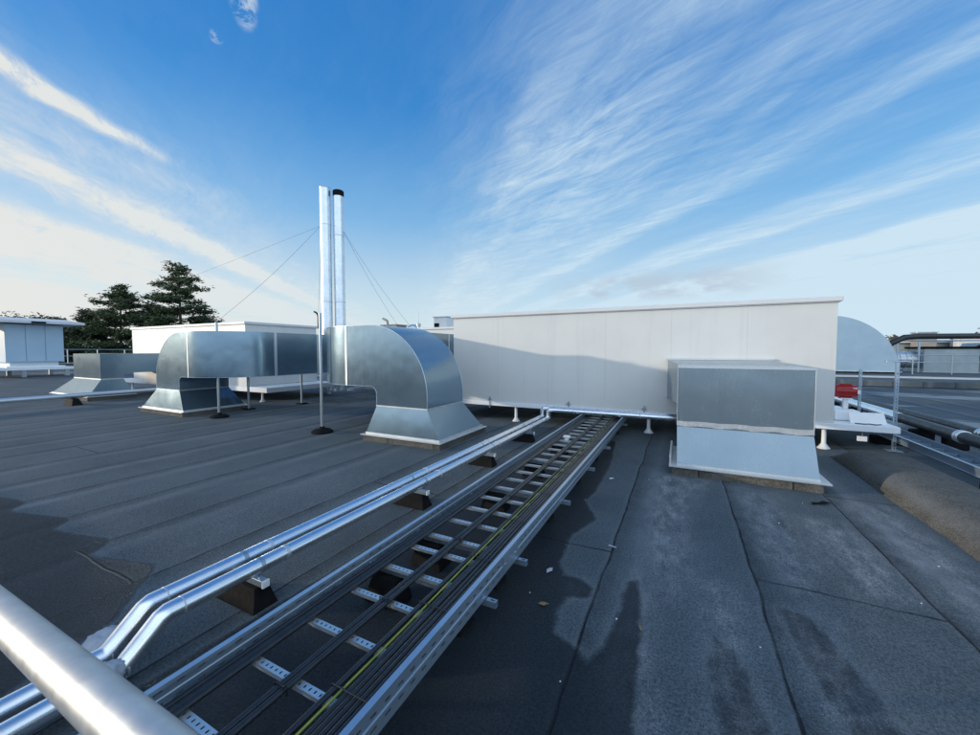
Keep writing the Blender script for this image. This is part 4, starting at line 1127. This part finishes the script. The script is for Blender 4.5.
for i, (px_, fwd, H, rad, mt, lb) in enumerate(((896, 85, 13.5, 2.6, 'twig', 'pale bare winter tree behind the bend of the black pipe'), (932, 120, 11.6, 5, 'farleaf', 'low dark tree behind the silver duct, left of the right pair'), (958, 120, 11.9, 5, 'farleaf', 'low dark tree farthest right behind the silver duct'),
                                                (985, 90, 15, 3, 'twig', 'pale bare winter tree at the far right edge'))):
    rx = (px_ - 490) / 383 * fwd
    x = rx * math.cos(yaw) - fwd * math.sin(yaw); y = rx * math.sin(yaw) + fwd * math.cos(yaw)
    broad(x, y, -8, H, rad, lb, 80 + i, mt, 60, .9)
# low far building on the right
t = empty('low_building', (28, 64, -8), 'low pale building with brown end far away on the right', 'building')
b = MB(); b.box(20, 34, 62, 70, -8, 2.5); b.build('wall', M['greyduct'], t)
b = MB(); b.box(34.01, 40, 62, 70, -8, 2.3); b.build('end_wall', M['brick'], t)
b = MB(); b.box(19.5, 40.5, 61.5, 70.5, 2.51, 2.8, .05); b.build('roof', M['cap'], t)

# ------------------------------------------------------------------ litter on the felt
def scrap(loc, kind, mat, pts, label, cat, rot=0., curl=.004):
    b = MB(); ca, sa = math.cos(rot), math.sin(rot)
    top = []; bot = []
    for i, (px_, py_) in enumerate(pts):
        z = .006 + curl * abs(math.sin(i * 1.7))
        q = Vector((loc[0] + px_ * ca - py_ * sa, loc[1] + px_ * sa + py_ * ca, z))
        top.append(q + Vector((0, 0, .0012))); bot.append(q)
    b.loft([bot, top])
    tag(b.build(kind, M[mat], loc=(loc[0], loc[1], .004)), label, cat)
leaf = [(-.035, 0), (-.015, .014), (.0, .02), (.012, .012), (.035, .004), (.014, -.008), (.004, -.018), (-.014, -.012)]
scrap((-.745, 2.25), 'dry_leaf', 'leafdry', leaf, 'small tan leaf lying on the wet felt by the ladder', 'leaf', .3)
scrap((-.82, 2.62), 'dry_leaf', 'rag', [(p * 1.1, q * 1.1) for p, q in leaf], 'crumpled grey leaf on the dark felt close to the ladder rail', 'leaf', 1.2, .012)
scrap((-.18, 2.30), 'dry_leaf', 'leafdry', [(p * .8, q * .4) for p, q in leaf], 'thin curled brown leaf on the felt right of the wet patch', 'leaf', 1.9)
scrap((-.47, 3.18), 'paper_scrap', 'rag', [(-.034, -.009), (.034, -.006), (.032, .009), (-.03, .008)], 'white paper strip lying on the felt right of the ladder', 'scrap', -.25, .002)
scrap((-.75, 4.9), 'paper_scrap', 'plastic', [(-.03, -.012), (.025, -.02), (.035, .012), (-.02, .016)], 'small white scrap close to the ladder and the white unit', 'scrap', .9, .004)
scrap((1.33, 5.05), 'felt_scrap', 'black', [(-.10, -.02), (.02, -.03), (.12, .0), (.06, .035), (-.03, .01), (-.09, .015)], 'torn black felt scrap in front of the box duct', 'scrap', .5, .02)
b = MB(); rg = random.Random(5)
for _ in range(14):
    x, y = rg.uniform(-.9, 1.9), rg.uniform(1.5, 5.3); s = rg.uniform(.002, .0045)
    b.box(x - s, x + s, y - s * rg.uniform(.4, 1), y + s, .001, .004 + s * .5)
tag(b.build('debris', M['plastic'], loc=(0, 3, 0)), 'tiny pale crumbs of grit scattered over the felt', 'grit', kind='stuff')
